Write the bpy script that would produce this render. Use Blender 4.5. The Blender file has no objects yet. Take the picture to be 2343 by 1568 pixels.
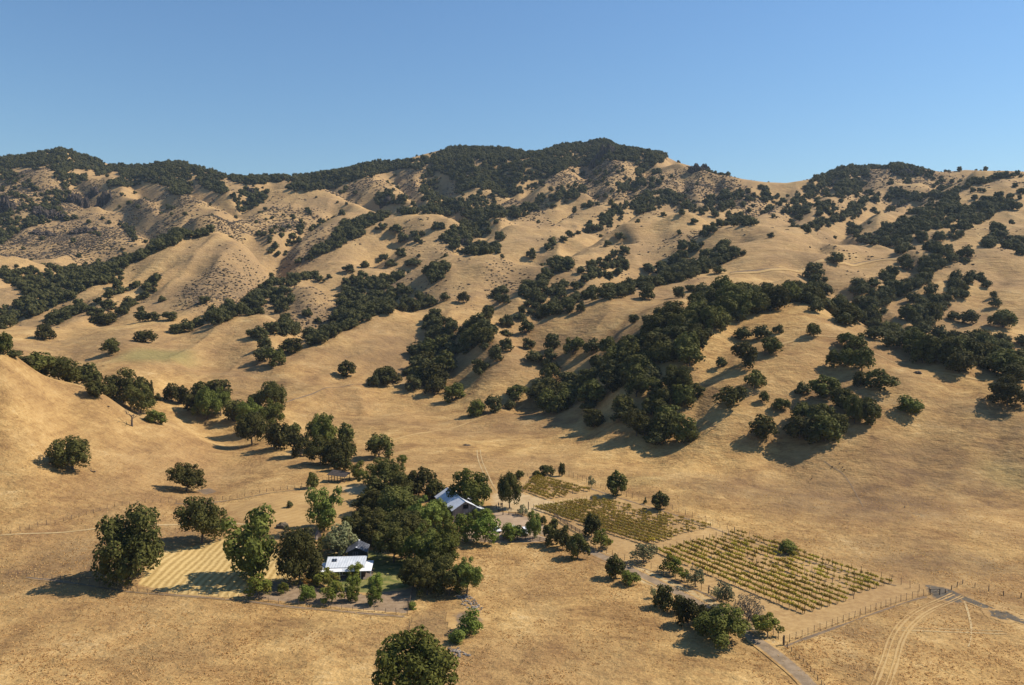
import bpy, bmesh, math, random
import numpy as np

# ------------------------------------------------------------------ camera, sky, sun, exposure
scene = bpy.context.scene
COL = scene.collection
cam_d = bpy.data.cameras.new("camera"); cam = bpy.data.objects.new("camera", cam_d); COL.objects.link(cam)
cam_d.sensor_width = 36.0; cam_d.lens = 36.0 * 1821.0 / 2343.0; cam_d.clip_start = 1.0; cam_d.clip_end = 20000.0
cam.location = (0, 0, 83.0); cam.rotation_euler = (math.radians(90) - math.atan((784.0 - 650.0) / 1821.0), 0, 0)
scene.camera = cam

SUN_EL = 45.0; SUN_AZ = 15.0          # degrees above the ground; degrees beyond square-right
world = bpy.data.worlds.new("World"); scene.world = world; world.use_nodes = True
wn = world.node_tree; wn.nodes.clear()
sky = wn.nodes.new("ShaderNodeTexSky"); sky.sky_type = 'NISHITA'; sky.sun_disc = False
sky.sun_elevation = math.radians(SUN_EL); sky.sun_rotation = math.radians(90 - SUN_AZ)
sky.altitude = 3000; sky.air_density = 2.1; sky.dust_density = 0.0; sky.ozone_density = 9.5
bg = wn.nodes.new("ShaderNodeBackground"); bg.inputs[1].default_value = 0.084
wo = wn.nodes.new("ShaderNodeOutputWorld")
wn.links.new(sky.outputs[0], bg.inputs[0]); wn.links.new(bg.outputs[0], wo.inputs[0])

sd = bpy.data.lights.new("sun", 'SUN'); sd.energy = 5.0; sd.angle = math.radians(0.53); sd.color = (1.0, .905, .78)
sun = bpy.data.objects.new("sun", sd); COL.objects.link(sun)
_e, _a = math.radians(SUN_EL), math.radians(SUN_AZ)
from mathutils import Vector, Matrix
sun.rotation_euler = Vector((math.cos(_e) * math.cos(_a), math.cos(_e) * math.sin(_a), math.sin(_e))).to_track_quat('Z', 'Y').to_euler()

vs_ = scene.view_settings
vs_.view_transform = 'Standard'; vs_.look = 'None'; vs_.exposure = 0.5; vs_.gamma = 1.0; vs_.use_curve_mapping = False
scene.cycles.max_bounces = 5; scene.cycles.diffuse_bounces = 2; scene.cycles.glossy_bounces = 2
scene.cycles.transmission_bounces = 3; scene.cycles.transparent_max_bounces = 6; scene.cycles.volume_bounces = 0
# ------------------------------------------------------------------ terrain height field (plain numpy)
import numpy as np
FPX = 1821.0; CX = 1171.5; CY = 784.0; CAM_H = 83.0
PITCH = math.atan((CY - 650.0) / FPX)
CP, SP = math.cos(PITCH), math.sin(PITCH)

def ray(u, v):
    """picture point -> (x/y, dz/dy) of its sight line"""
    a = (np.asarray(u, float) - CX) / FPX; b = -(np.asarray(v, float) - CY) / FPX
    yy = CP + b * SP
    return a / yy, (-SP + b * CP) / yy

def fd(v, z=0.0):
    t, k = ray(CX, v)
    return float((z - CAM_H) / k)

def FL(v, z=0.0):
    return (v, fd(v, z))

COLS = {
 0: [FL(1568), FL(1400), FL(1300, 2), (1200,250),(1100,275),(1000,295),(900,315),(817,335),(862,420),(790,560),(770,620),(740,720),(748,780),(700,830),(650,900),(618,980),(606,1100),(560,1300),(500,1450),(440,1600),(400,1720),(366,1900),(420,2300)],
 150: [FL(1568), FL(1400), FL(1300, 2), (1200,255),(1100,285),(1000,320),(930,345),(877,372),(902,430),(860,490),(800,590),(760,680),(725,760),(690,830),(660,900),(640,980),(606,1050),(598,1150),(560,1280),(480,1500),(430,1620),(380,1750),(345,1880),(400,2300)],
 300: [FL(1568), FL(1350), FL(1300, 1), (1200,260),(1100,300),(1000,345),(947,370),(955,410),(920,440),(850,500),(800,570),(760,650),(735,720),(700,780),(650,860),(598,930),(634,990),(590,1150),(555,1240),(500,1400),(440,1560),(400,1700),(381,1850),(430,2300)],
 450: [FL(1568), FL(1370), FL(1250), FL(1150, 2), (1050,355),(995,395),(992,425),(950,450),(900,490),(850,540),(800,600),(760,660),(730,720),(680,790),(600,900),(550,970),(533,1010),(569,1068),(500,1180),(494,1200),(529,1268),(480,1380),(440,1500),(410,1650),(386,1800),(430,2250)],
 600: [FL(1568), FL(1370), FL(1250), FL(1150, 3), (1050,360),(1000,405),(950,450),(900,500),(870,530),(820,570),(760,640),(720,700),(736,738),(680,800),(640,880),(600,940),(582,990),(613,1048),(560,1150),(520,1260),(480,1380),(440,1500),(425,1600),(406,1750),(450,2250)],
 750: [FL(1568), FL(1400), FL(1250), FL(1150, 3), FL(1100, 4), FL(1050, 4), (1000,415),(950,470),(900,510),(860,545),(820,580),(780,620),(762,650),(786,692),(720,760),(667,830),(687,872),(640,950),(600,1050),(550,1130),(520,1220),(480,1370),(440,1500),(410,1640),(397,1780),(440,2250)],
 900: [FL(1568), FL(1400), FL(1250), FL(1100, 5), FL(1050, 4), FL(1000, 5), (950,475),(900,530),(880,550),(840,585),(800,620),(750,665),(706,720),(730,760),(680,830),(640,900),(612,960),(626,1000),(580,1080),(540,1150),(492,1240),(511,1308),(460,1420),(420,1560),(380,1720),(372,1790),(410,2250)],
 1050: [FL(1568), FL(1400), FL(1250), FL(1100, 4), FL(1050, 4), FL(1020, 4), (980,440),(950,470),(920,500),(880,530),(840,560),(790,600),(765,625),(740,665),(700,730),(650,800),(610,850),(583,890),(612,950),(570,1040),(540,1100),(505,1180),(493,1210),(511,1268),(470,1370),(430,1500),(390,1640),(350,1800),(341,1850),(390,2250)],
 1200: [FL(1568), FL(1400), FL(1250), FL(1100, 4), FL(1050, 4), (1000,410),(960,450),(920,480),(880,505),(840,530),(800,560),(760,590),(738,615),(771,652),(700,720),(660,780),(620,840),(598,870),(630,920),(570,1000),(540,1060),(510,1120),(498,1150),(521,1218),(480,1320),(440,1450),(400,1580),(360,1740),(353,1800),(400,2250)],
 1350: [FL(1568), FL(1400), FL(1250), FL(1100, 4), FL(1050, 5), (1000,390),(950,425),(900,455),(860,482),(820,512),(780,542),(740,574),(700,612),(688,645),(715,682),(660,750),(620,820),(590,880),(560,950),(535,1010),(518,1050),(537,1088),(500,1180),(470,1280),(430,1420),(390,1560),(350,1720),(330,1820),(380,2250)],
 1500: [FL(1568), FL(1400), FL(1250), FL(1150, 3), FL(1090, 5), (1040,355),(980,375),(900,405),(850,425),(800,450),(760,475),(720,520),(700,580),(670,660),(655,720),(679,762),(630,840),(600,900),(560,960),(520,1020),(490,1080),(480,1110),(501,1178),(460,1290),(420,1430),(380,1580),(355,1720),(351,1780),(400,2250)],
 1650: [FL(1568), FL(1400), FL(1250), FL(1150, 3), FL(1095, 5), (1060,337),(1000,352),(950,368),(900,387),(850,410),(800,435),(750,465),(700,505),(675,540),(699,592),(650,680),(625,740),(600,800),(560,860),(530,920),(515,960),(538,1030),(500,1120),(470,1220),(430,1370),(405,1520),(399,1600),(440,2100)],
 1800: [FL(1568), FL(1400), FL(1250), FL(1200, 1), FL(1130, 3), (1080,327),(1040,337),(1000,348),(950,362),(900,380),(850,400),(800,428),(750,460),(710,495),(690,520),(716,562),(670,620),(640,690),(600,750),(560,820),(530,880),(519,920),(541,990),(500,1100),(460,1250),(430,1400),(419,1550),(460,2000)],
 1950: [FL(1568), FL(1400), FL(1250), FL(1180, 2), (1120,305),(1060,322),(1000,340),(950,355),(900,372),(850,393),(800,420),(765,450),(746,475),(778,512),(720,600),(690,640),(650,700),(610,760),(575,820),(555,870),(575,930),(540,1020),(500,1120),(460,1240),(420,1400),(390,1560),(382,1620),(430,2000)],
 2100: [FL(1568), FL(1400), FL(1250), FL(1200, 2), (1130,300),(1060,322),(1000,340),(950,355),(900,372),(850,395),(815,425),(800,450),(836,482),(780,550),(740,600),(700,640),(650,690),(600,750),(571,800),(593,852),(545,930),(510,1010),(480,1100),(457,1180),(466,1250),(440,1330),(410,1480),(385,1620),(430,2000)],
 2250: [FL(1568), FL(1400), FL(1250), FL(1200, 2), (1130,300),(1060,320),(1000,337),(950,352),(900,372),(860,395),(833,425),(868,458),(820,520),(780,560),(740,600),(690,650),(640,700),(600,750),(565,800),(590,852),(560,900),(520,970),(480,1050),(430,1150),(412,1200),(422,1300),(400,1450),(391,1560),(430,2000)],
 2343: [FL(1568), FL(1400), FL(1250), FL(1200, 1), (1130,300),(1060,318),(1000,335),(950,350),(900,370),(861,405),(900,442),(850,500),(800,550),(760,590),(700,640),(650,690),(610,740),(578,790),(592,850),(560,910),(500,1000),(450,1090),(405,1200),(412,1300),(400,1450),(393,1560),(430,2000)],
}
for uu, src in ((-170, 0), (-420, 0), (2520, 2343), (2800, 2343)):
    COLS[uu] = COLS[src]
# extra points that shape crests between the columns: (u, v, d)
EXTRA = [
 (480,530,1015),(530,545,1005),(570,565,998),(640,622,985),(400,546,985),(345,578,955),(250,622,905),(200,652,880),
 (490,492,1205),(525,505,1215),(420,505,1200),(560,540,1180),
 (60,838,350),(240,905,373),(370,968,376),(520,1012,410),
 (100,345,1890),(140,340,1885),(200,362,1875),(255,378,1865),(400,375,1830),(500,398,1790),(545,408,1770),(680,408,1760),(820,382,1785),
 (960,356,1820),(1010,344,1850),(1100,340,1850),(1240,350,1810),(1290,335,1820),(1385,322,1840),(1430,335,1830),(1470,347,1800),(1550,370,1720),
 (1590,388,1650),(1700,409,1570),(1750,416,1555),(1850,410,1560),(1900,394,1590),(2000,386,1620),(2060,380,1625),(2160,391,1610),
 (700,655,820),(650,672,830),(800,690,850),(820,735,690),
 (970,614,900),(1010,592,885),(1130,583,890),(1165,600,880),
 (1130,757,575),(1270,712,630),(1430,665,680),(1560,640,730),
 (2200,825,430),(2020,770,465),(1880,708,500),
 (1720,515,940),(1880,535,890),(2150,578,805),(2300,569,795),
 (950,490,1230),(850,505,1235),(1130,494,1160),(1430,500,1080),(1580,490,1040),(1400,515,1060),
]
pts = []
for uu, lst in COLS.items():
    for (vv, dd) in lst: pts.append((uu, vv, dd))
pts += EXTRA
P_ = np.array(pts, float)
t_, k_ = ray(P_[:, 0], P_[:, 1])
ctrl_t, ctrl_d, ctrl_z = t_, P_[:, 2], CAM_H + k_ * P_[:, 2]
# ground nearer than the picture's bottom edge, and beside it
ex = [(tt, dd, 0.0) for tt in (-1.1, -.7, -.35, 0, .35, .7, 1.1) for dd in (70., 105., 140.)]
ex = np.array(ex)
ctrl_t = np.concatenate([ctrl_t, ex[:, 0]]); ctrl_d = np.concatenate([ctrl_d, ex[:, 1]]); ctrl_z = np.concatenate([ctrl_z, ex[:, 2]])

# lattice noise
class Lattice:
    def __init__(s, seed): s.r = np.random.RandomState(seed).rand(256, 256).astype(np.float32) * 2 - 1
    def __call__(s, x, y):
        xi = np.floor(x); yi = np.floor(y); fx = (x - xi); fy = (y - yi)
        fx = fx * fx * fx * (fx * (fx * 6 - 15) + 10); fy = fy * fy * fy * (fy * (fy * 6 - 15) + 10)
        xi = xi.astype(np.int64) & 255; yi = yi.astype(np.int64) & 255; x1 = (xi + 1) & 255; y1 = (yi + 1) & 255
        r = s.r
        return (r[xi, yi] * (1 - fx) + r[x1, yi] * fx) * (1 - fy) + (r[xi, y1] * (1 - fx) + r[x1, y1] * fx) * fy
_L = [Lattice(11 + i) for i in range(8)]
def fbm(x, y, s, octv=4, gain=.5, off=0):
    a = 1.0; out = 0
    for i in range(octv):
        out = out + a * _L[(i + off) % 8](x / s + 17.3 * i, y / s - 9.1 * i); a *= gain; s = s / 2.03
    return out
def ridged(x, y, s, octv=4, gain=.5, off=0):
    a = 1.0; out = 0; w = 1.0
    for i in range(octv):
        n = 1 - np.abs(_L[(i + off) % 8](x / s + 31.7 * i, y / s + 5.9 * i)) * 1.6
        out = out + a * n * w; w = np.clip(n, 0, 1); a *= gain; s = s / 2.1
    return out
def sstep(a, b, x):
    t = np.clip((x - a) / (b - a), 0, 1); return t * t * (3 - 2 * t)
def relief(x, y):
    d = y
    far = sstep(480, 1150, d); mid = sstep(330, 520, d)
    hill_l = sstep(-60, -160, x) * sstep(230, 290, d)
    hill_r = sstep(20, 60, x) * sstep(310, 350, d)
    wx = x + 22 * fbm(x, y, 150, 2, off=3); wy = y + 22 * fbm(x, y, 150, 2, off=5)
    z = far * (17 * (ridged(wx, wy, 230, 4, .46) - 1.05))
    z = z + mid * (1 - .5 * far) * 5.0 * (ridged(wx, wy * .6, 90, 3, .45, 2) - 1)
    z = z + np.maximum(mid, np.maximum(hill_l, hill_r)) * 1.0 * fbm(x, y, 42, 3, .5, 1)
    z = z + (0.12 + 0.35 * far) * fbm(x, y, 14, 3, .5, 4)
    vy = sstep(1.0, .5, np.hypot((x - 40) / 130., (y - 250) / 95.))
    return z * (1 - .7 * vy)

# fan-shaped grid: finer near the viewpoint, coarser far away
NT, ND = 760, 900
TG = np.linspace(-1.02, 1.02, NT); LG = np.linspace(math.log(62.), math.log(2450.), ND); DG = np.exp(LG)
AL = .42; CC = .035
def _feat(t, L): return t, L * AL
cq = ctrl_z / ctrl_d - relief(ctrl_t * ctrl_d, ctrl_d) / ctrl_d
cx_, cy_ = _feat(ctrl_t, np.log(ctrl_d)); n_ = len(cx_)
K = np.sqrt((cx_[:, None] - cx_[None]) ** 2 + (cy_[:, None] - cy_[None]) ** 2 + CC * CC)
Pm = np.stack([np.ones(n_), cx_, cy_], 1)
Msys = np.zeros((n_ + 3, n_ + 3)); Msys[:n_, :n_] = K - 2e-4 * np.eye(n_); Msys[:n_, n_:] = Pm; Msys[n_:, :n_] = Pm.T
sol = np.linalg.solve(Msys, np.concatenate([cq, np.zeros(3)]))
def rbf_eval(t, L):
    sh = t.shape; X, Y = _feat(t.ravel(), L.ravel()); out = np.empty(X.shape)
    for i in range(0, len(X), 20000):
        x = X[i:i + 20000].astype(np.float32); y = Y[i:i + 20000].astype(np.float32)
        r = np.sqrt((x[:, None] - cx_[None].astype(np.float32)) ** 2 + (y[:, None] - cy_[None].astype(np.float32)) ** 2 + np.float32(CC * CC))
        out[i:i + 20000] = r.astype(np.float64) @ sol[:n_]
    return (out + sol[n_] + sol[n_ + 1] * X + sol[n_ + 2] * Y).reshape(sh)
def upsample(g, a0, a1, b0, b1):
    """coarse regular grid -> fine, cubic along both axes"""
    def cub(g, xs):
        n = g.shape[0]; i = np.clip(np.floor(xs).astype(int), 0, n - 2); f = (xs - i)[:, None]
        gm = g[np.clip(i - 1, 0, n - 1)]; g0 = g[i]; g1 = g[i + 1]; g2 = g[np.clip(i + 2, 0, n - 1)]
        return g0 + .5 * f * (g1 - gm + f * (2 * gm - 5 * g0 + 4 * g1 - g2 + f * (3 * (g0 - g1) + g2 - gm)))
    g = cub(g, np.linspace(0, g.shape[0] - 1, a1)); return cub(g.T, np.linspace(0, g.shape[1] - 1, b1)).T
CT, CD = NT // 4, ND // 3
gt, gl = np.meshgrid(np.linspace(TG[0], TG[-1], CT), np.linspace(LG[0], LG[-1], CD), indexing='ij')
Q = upsample(rbf_eval(gt, gl), 0, NT, 0, ND)
TT, LL = np.meshgrid(TG, LG, indexing='ij'); DD = np.exp(LL); XX = TT * DD
ZZ = Q * DD + relief(XX, DD)

# gullies cut into the slopes: picture polyline, depth and half-width as shares of the distance
GULLIES = [([(640, 800), (720, 745), (800, 690), (880, 640), (960, 605), (1010, 590)], .010, .030), ([(1040, 800), (1130, 745), (1250, 690), (1380, 650), (1500, 620), (1600, 575), (1690, 540)], .013, .032),
 ([(1200, 930), (1330, 860), (1440, 790), (1560, 720), (1650, 680)], .016, .045), ([(1180, 900), (1280, 880), (1360, 820)], .006, .03), ([(1560, 1000), (1600, 900), (1640, 820), (1700, 760)], .010, .035), ([(1760, 1050), (1840, 930), (1900, 850), (1950, 790)], .012, .040),
 ([(2343, 840), (2150, 770), (2000, 720), (1900, 650), (1840, 600)], .014, .035), ([(2000, 720), (2080, 650), (2100, 590)], .012, .03), ([(2150, 760), (2240, 690), (2280, 620)], .008, .03),
 ([(1060, 555), (1120, 510), (1010, 450), (1000, 400)], .016, .028), ([(1150, 500), (1330, 455), (1480, 430)], .014, .026), ([(1280, 590), (1340, 545), (1430, 490), (1560, 455)], .014, .028), ([(1240, 600), (1300, 560), (1420, 540)], .010, .022),
 ([(540, 700), (600, 620), (640, 560), (700, 505), (760, 470)], .014, .028), ([(850, 600), (900, 550), (960, 515)], .011, .025), ([(1850, 560), (1950, 500), (2050, 440)], .013, .030), ([(1690, 490), (1770, 450), (1800, 430)], .010, .024),
 ([(180, 710), (280, 650), (370, 605)], .008, .020), ([(230, 740), (320, 670), (430, 620)], .008, .020), ([(130, 720), (220, 660), (300, 615)], .006, .018), ([(0, 640), (120, 620), (240, 585), (330, 540)], .014, .03),
 ([(170, 385), (240, 450), (330, 510), (400, 540)], .013, .026), ([(430, 400), (480, 445), (560, 480)], .012, .024), ([(300, 400), (330, 440), (380, 470)], .010, .022), ([(620, 420), (560, 455), (520, 490)], .010, .022),
 ([(740, 410), (820, 440), (900, 470)], .012, .024), ([(900, 385), (940, 430), (980, 470)], .011, .022), ([(1130, 370), (1160, 420), (1230, 460)], .012, .024), ([(1250, 380), (1180, 430), (1100, 470)], .012, .024), ([(1330, 350), (1340, 400), (1390, 450)], .012, .024),
 ([(1480, 375), (1440, 420), (1430, 445)], .011, .022), ([(1560, 400), (1560, 430), (1600, 470)], .008, .020), ([(1640, 410), (1640, 450), (1620, 480)], .008, .020), ([(1900, 400), (1850, 450), (1800, 500)], .011, .024), ([(1980, 400), (1960, 450), (1920, 490)], .009, .022), ([(2200, 410), (2120, 450), (2040, 500)], .010, .024),
 ([(700, 850), (800, 800), (900, 740)], .003, .02), ([(1300, 830), (1380, 780), (1450, 720)], .007, .028), ([(1080, 880), (1120, 820), (1180, 770)], .007, .028), ([(1750, 640), (1850, 620), (1950, 600)], .005, .025), ([(1100, 700), (1150, 650), (1170, 610)], .010, .028),
 ([(640, 900), (760, 860), (900, 830)], .003, .02), ([(2080, 1050), (2150, 950), (2200, 860)], .006, .05), ([(1900, 1080), (1960, 980), (2010, 880)], .005, .04), ([(2280, 1080), (2310, 980), (2330, 900)], .006, .04)]
def _first(u, v):
    t, k = ray(u, v); fi = (float(t) - TG[0]) / (TG[-1] - TG[0]) * (NT - 1); i = int(round(np.clip(fi, 0, NT - 1))); kg = (ZZ[i] - CAM_H) / DG; j = np.nonzero(kg >= float(k))[0]
    return (float(t) * DG[j[0]], DG[j[0]]) if len(j) else (float(t) * 1800., 1800.)
_cut = np.zeros(XX.shape)
for (P0, dep, wid) in GULLIES:
    W = [_first(*p) for p in P0]; best = np.full(XX.shape, 9.); dm = np.mean([w[1] for w in W])
    sel = (DD > min(w[1] for w in W) * .85) & (DD < max(w[1] for w in W) * 1.15); X_, Y_ = XX[sel], DD[sel]; bb = np.full(X_.shape, 9.)
    wx_ = X_ + 7 * fbm(X_, Y_, 60, 2, off=2); wy_ = Y_ + 7 * fbm(X_, Y_, 60, 2, off=4)
    for a, b in zip(W[:-1], W[1:]):
        dx, dy = b[0] - a[0], b[1] - a[1]; t = np.clip(((wx_ - a[0]) * dx + (wy_ - a[1]) * dy) / (dx * dx + dy * dy + 1e-9), 0, 1)
        bb = np.minimum(bb, np.hypot(wx_ - a[0] - t * dx, wy_ - a[1] - t * dy) / (wid * Y_))
    c_ = np.exp(-bb ** 1.5 * 1.6) * dep * Y_ * (1.0 + .35 * sstep(650, 1000, Y_)); tmp = np.zeros(XX.shape); tmp[sel] = c_; _cut = np.maximum(_cut, tmp)
ZZ = ZZ - _cut
# skyline: pull the mountain crest to its real outline (picture u -> v of the bare ground)
SKY = [(-700, 372), (0, 365), (60, 360), (100, 352), (140, 344), (180, 355), (260, 379), (330, 381), (400, 374), (440, 384), (490, 397), (525, 408), (560, 406), (640, 408), (680, 409), (730, 401), (780, 393), (850, 376), (900, 373), (960, 356), (1010, 343), (1060, 341), (1100, 339),
       (1150, 343), (1200, 353), (1240, 351), (1290, 334), (1330, 331), (1385, 322), (1430, 336), (1480, 348), (1520, 357), (1550, 371), (1600, 386), (1640, 396), (1700, 410), (1750, 417), (1800, 419), (1850, 411), (1900, 393), (1940, 384), (2000, 387), (2060, 381), (2100, 386), (2160, 394), (2210, 389), (2250, 391), (2300, 391), (2343, 393), (3100, 396)]
_su = np.array([a for a, b in SKY], float); _sv = np.array([b for a, b in SKY], float); _st, _sk = ray(_su, _sv)
for _it in range(3):
    KGt = (ZZ - CAM_H) / DD; jc = KGt.argmax(1); dk = np.interp(TG, _st, _sk) - KGt.max(1)
    w = np.exp(-((LL - LG[jc][:, None]) / .10) ** 2); ZZ = ZZ + dk[:, None] * w * DD

def grid_idx(x, y):
    x = np.asarray(x, float); y = np.asarray(y, float)
    fi = (x / y - TG[0]) / (TG[-1] - TG[0]) * (NT - 1); fj = (np.log(y) - LG[0]) / (LG[-1] - LG[0]) * (ND - 1)
    return np.clip(fi, 0, NT - 1.001), np.clip(fj, 0, ND - 1.001)
def height(x, y):
    fi, fj = grid_idx(x, y); i = fi.astype(int); j = fj.astype(int); a = fi - i; b = fj - j
    return (ZZ[i, j] * (1 - a) + ZZ[i + 1, j] * a) * (1 - b) + (ZZ[i, j + 1] * (1 - a) + ZZ[i + 1, j + 1] * a) * b
_KMAX = None
def refresh():
    """sight-line slope grid and its running maximum, after the heights change"""
    global KG, _KMAX
    KG = (ZZ - CAM_H) / DD; _KMAX = np.maximum.accumulate(KG, axis=1)
refresh()
def hit(u, v, dmin=0.0):
    """first ground point on the sight line through (u,v): (x, y, z)"""
    t, k = ray(u, v); t = float(t); k = float(k)
    fi = np.clip((t - TG[0]) / (TG[-1] - TG[0]) * (NT - 1), 0, NT - 1.001); i = int(fi); a = fi - i
    col = KG[i] * (1 - a) + KG[i + 1] * a
    ok = np.nonzero((col >= k) & (DG >= dmin))[0]
    if len(ok) == 0: j = int(np.argmax(np.where(DG >= dmin, col, -9))); d = DG[j]
    else:
        j = ok[0]
        if j == 0 or col[j - 1] >= k: d = DG[j]
        else: d = DG[j - 1] + (k - col[j - 1]) / (col[j] - col[j - 1]) * (DG[j] - DG[j - 1])
    return t * d, d, float(height(t * d, d))
def project(x, y, z):
    x = np.asarray(x, float); dz = np.asarray(z, float) - CAM_H; y = np.asarray(y, float)
    w = y * CP - dz * SP
    return CX + FPX * x / w, CY - FPX * (y * SP + dz * CP) / w
def visible(x, y, z, slack=0.0):
    """nothing of the ground stands between the camera and (x,y,z)"""
    fi, fj = grid_idx(x, y); i = np.round(fi).astype(int); j = np.maximum(fj.astype(int) - 1, 0)
    return (z - CAM_H) / y + slack >= _KMAX[i, j]
# ------------------------------------------------------------------ materials
def new_mat(name):
    m = bpy.data.materials.new(name); m.use_nodes = True; nt = m.node_tree; nt.nodes.clear()
    out = nt.nodes.new("ShaderNodeOutputMaterial"); return m, nt, out
def N(nt, kind, **kw):
    n = nt.nodes.new(kind)
    for k, v in kw.items():
        if k.startswith('i_'):
            key = k[2:]; key = int(key) if key.isdigit() else key
            n.inputs[key].default_value = v
        else: setattr(n, k, v)
    return n
def L(nt, a, b): nt.links.new(a, b)
def pos_scaled(nt, scale, rotz=0.0):
    g = nt.nodes.new("ShaderNodeNewGeometry"); mp = nt.nodes.new("ShaderNodeMapping")
    mp.inputs['Scale'].default_value = scale; mp.inputs['Rotation'].default_value = (0, 0, rotz)
    L(nt, g.outputs['Position'], mp.inputs['Vector']); return mp.outputs[0]
def noise(nt, scale=(1, 1, 1), detail=4, rough=.55, rotz=0.0, dist=0.0):
    n = nt.nodes.new("ShaderNodeTexNoise"); n.inputs['Scale'].default_value = 1.0
    n.inputs['Detail'].default_value = detail; n.inputs['Roughness'].default_value = rough; n.inputs['Distortion'].default_value = dist
    L(nt, pos_scaled(nt, scale, rotz), n.inputs['Vector']); return n.outputs[0]
def math_(nt, op, a, b=None, clamp=False):
    n = nt.nodes.new("ShaderNodeMath"); n.operation = op; n.use_clamp = clamp
    for i, x in enumerate((a, b)):
        if x is None: continue
        if isinstance(x, (int, float)): n.inputs[i].default_value = x
        else: L(nt, x, n.inputs[i])
    return n.outputs[0]
def mixc(nt, fac, a, b):
    n = nt.nodes.new("ShaderNodeMix"); n.data_type = 'RGBA'
    for idx, x in ((0, fac), (6, a), (7, b)):
        if isinstance(x, (int, float)): n.inputs[idx].default_value = x
        elif isinstance(x, tuple): n.inputs[idx].default_value = (*x, 1) if len(x) == 3 else x
        else: L(nt, x, n.inputs[idx])
    return n.outputs[2]
def ramp(nt, fac, stops):
    r = nt.nodes.new("ShaderNodeValToRGB"); el = r.color_ramp.elements
    while len(el) < len(stops): el.new(.5)
    for e, (p, c) in zip(el, stops):
        e.position = p; e.color = (*c, 1) if isinstance(c, tuple) else (c, c, c, 1)
    L(nt, fac, r.inputs[0]); return r.outputs[0]
def attr(nt, name):
    a = nt.nodes.new("ShaderNodeAttribute"); a.attribute_name = name; return a.outputs['Fac']
def bump(nt, h, strength=.5, dist=.3):
    b = nt.nodes.new("ShaderNodeBump"); b.inputs['Strength'].default_value = strength; b.inputs['Distance'].default_value = dist
    L(nt, h, b.inputs['Height']); return b.outputs[0]
def surf(nt, out, color, rough=.9, normal=None, spec=.2, metal=0.0):
    p = nt.nodes.new("ShaderNodeBsdfPrincipled")
    if isinstance(color, tuple): p.inputs['Base Color'].default_value = (*color, 1)
    else: L(nt, color, p.inputs['Base Color'])
    p.inputs['Roughness'].default_value = rough; p.inputs['Specular IOR Level'].default_value = spec; p.inputs['Metallic'].default_value = metal
    if normal is not None: L(nt, normal, p.inputs['Normal'])
    L(nt, p.outputs[0], out.inputs[0]); return p

def grass_color(nt):
    """dry annual grass: gold, straw and brown at several scales -> colour, height"""
    big = noise(nt, (.011, .011, .011), 3, .5)
    med = noise(nt, (.05, .05, .05), 4, .6, .5, .6)
    strk = noise(nt, (.22, .62, .5), 5, .66, .35, .8)
    fine = noise(nt, (1.5, 2.4, 2.), 4, .7, -.3)
    # trampled stock paths and soil creep follow the contour lines
    cont = noise(nt, (.07, .07, .42), 5, .7, 0, .8)
    v = math_(nt, 'ADD', math_(nt, 'MULTIPLY', med, .34), math_(nt, 'MULTIPLY', strk, .26))
    v = math_(nt, 'ADD', v, math_(nt, 'MULTIPLY', fine, .18))
    v = math_(nt, 'ADD', v, math_(nt, 'MULTIPLY', cont, .22))
    c = ramp(nt, v, [(.37, (0.146, 0.080, 0.032)), (.44, (0.274, 0.160, 0.060)), (.50, (0.380, 0.236, 0.088)), (.56, (0.465, 0.303, 0.119)), (.63, (0.550, 0.392, 0.188))])
    bm = ramp(nt, big, [(.40, 0.0), (.62, .62)])
    c = mixc(nt, bm, c, mixc(nt, .72, c, (0.186, 0.110, 0.057)))
    return c, v
def brown_mix(nt, c, fac):
    br = noise(nt, (.09, .14, .1), 4, .65, .4)
    f = math_(nt, 'MULTIPLY', fac, ramp(nt, br, [(.34, .35), (.62, 1.0)]))
    return mixc(nt, f, c, mixc(nt, .72, c, (0.095, 0.062, 0.040)))

def make_terrain_mat():
    m, nt, out = new_mat("dry_grassland"); c, v = grass_color(nt)
    c = brown_mix(nt, c, attr(nt, 'brown'))
    # thin stony ground and low dead scrub on the rough flanks
    rk = noise(nt, (.28, .28, .28), 5, .7); rk2 = noise(nt, (.06, .06, .06), 3, .6)
    f = math_(nt, 'MULTIPLY', attr(nt, 'rough'), ramp(nt, math_(nt, 'ADD', math_(nt, 'MULTIPLY', rk, .6), math_(nt, 'MULTIPLY', rk2, .4)), [(.41, 0.0), (.55, 1.0)]))
    c = mixc(nt, f, c, (0.073, 0.053, 0.038))
    c = mixc(nt, attr(nt, 'green'), c, mixc(nt, .7, c, (.17, .17, .06)))
    # ground colour turns paler and pinker with distance
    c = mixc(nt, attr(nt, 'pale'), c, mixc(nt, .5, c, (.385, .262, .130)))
    h = math_(nt, 'ADD', v, math_(nt, 'MULTIPLY', noise(nt, (.9, 1.3, 1), 4, .7, .35), .5))
    h2 = math_(nt, 'ADD', math_(nt, 'MULTIPLY', noise(nt, (.12, .16, .12), 5, .65, .3), .6), math_(nt, 'MULTIPLY', noise(nt, (.08, .08, .5), 4, .65), .5))
    surf(nt, out, c, .95, bump(nt, math_(nt, 'ADD', h, math_(nt, 'MULTIPLY', h2, 4.0)), .75, 1.0), .08)
    return m
M_TERRAIN = make_terrain_mat()

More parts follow.
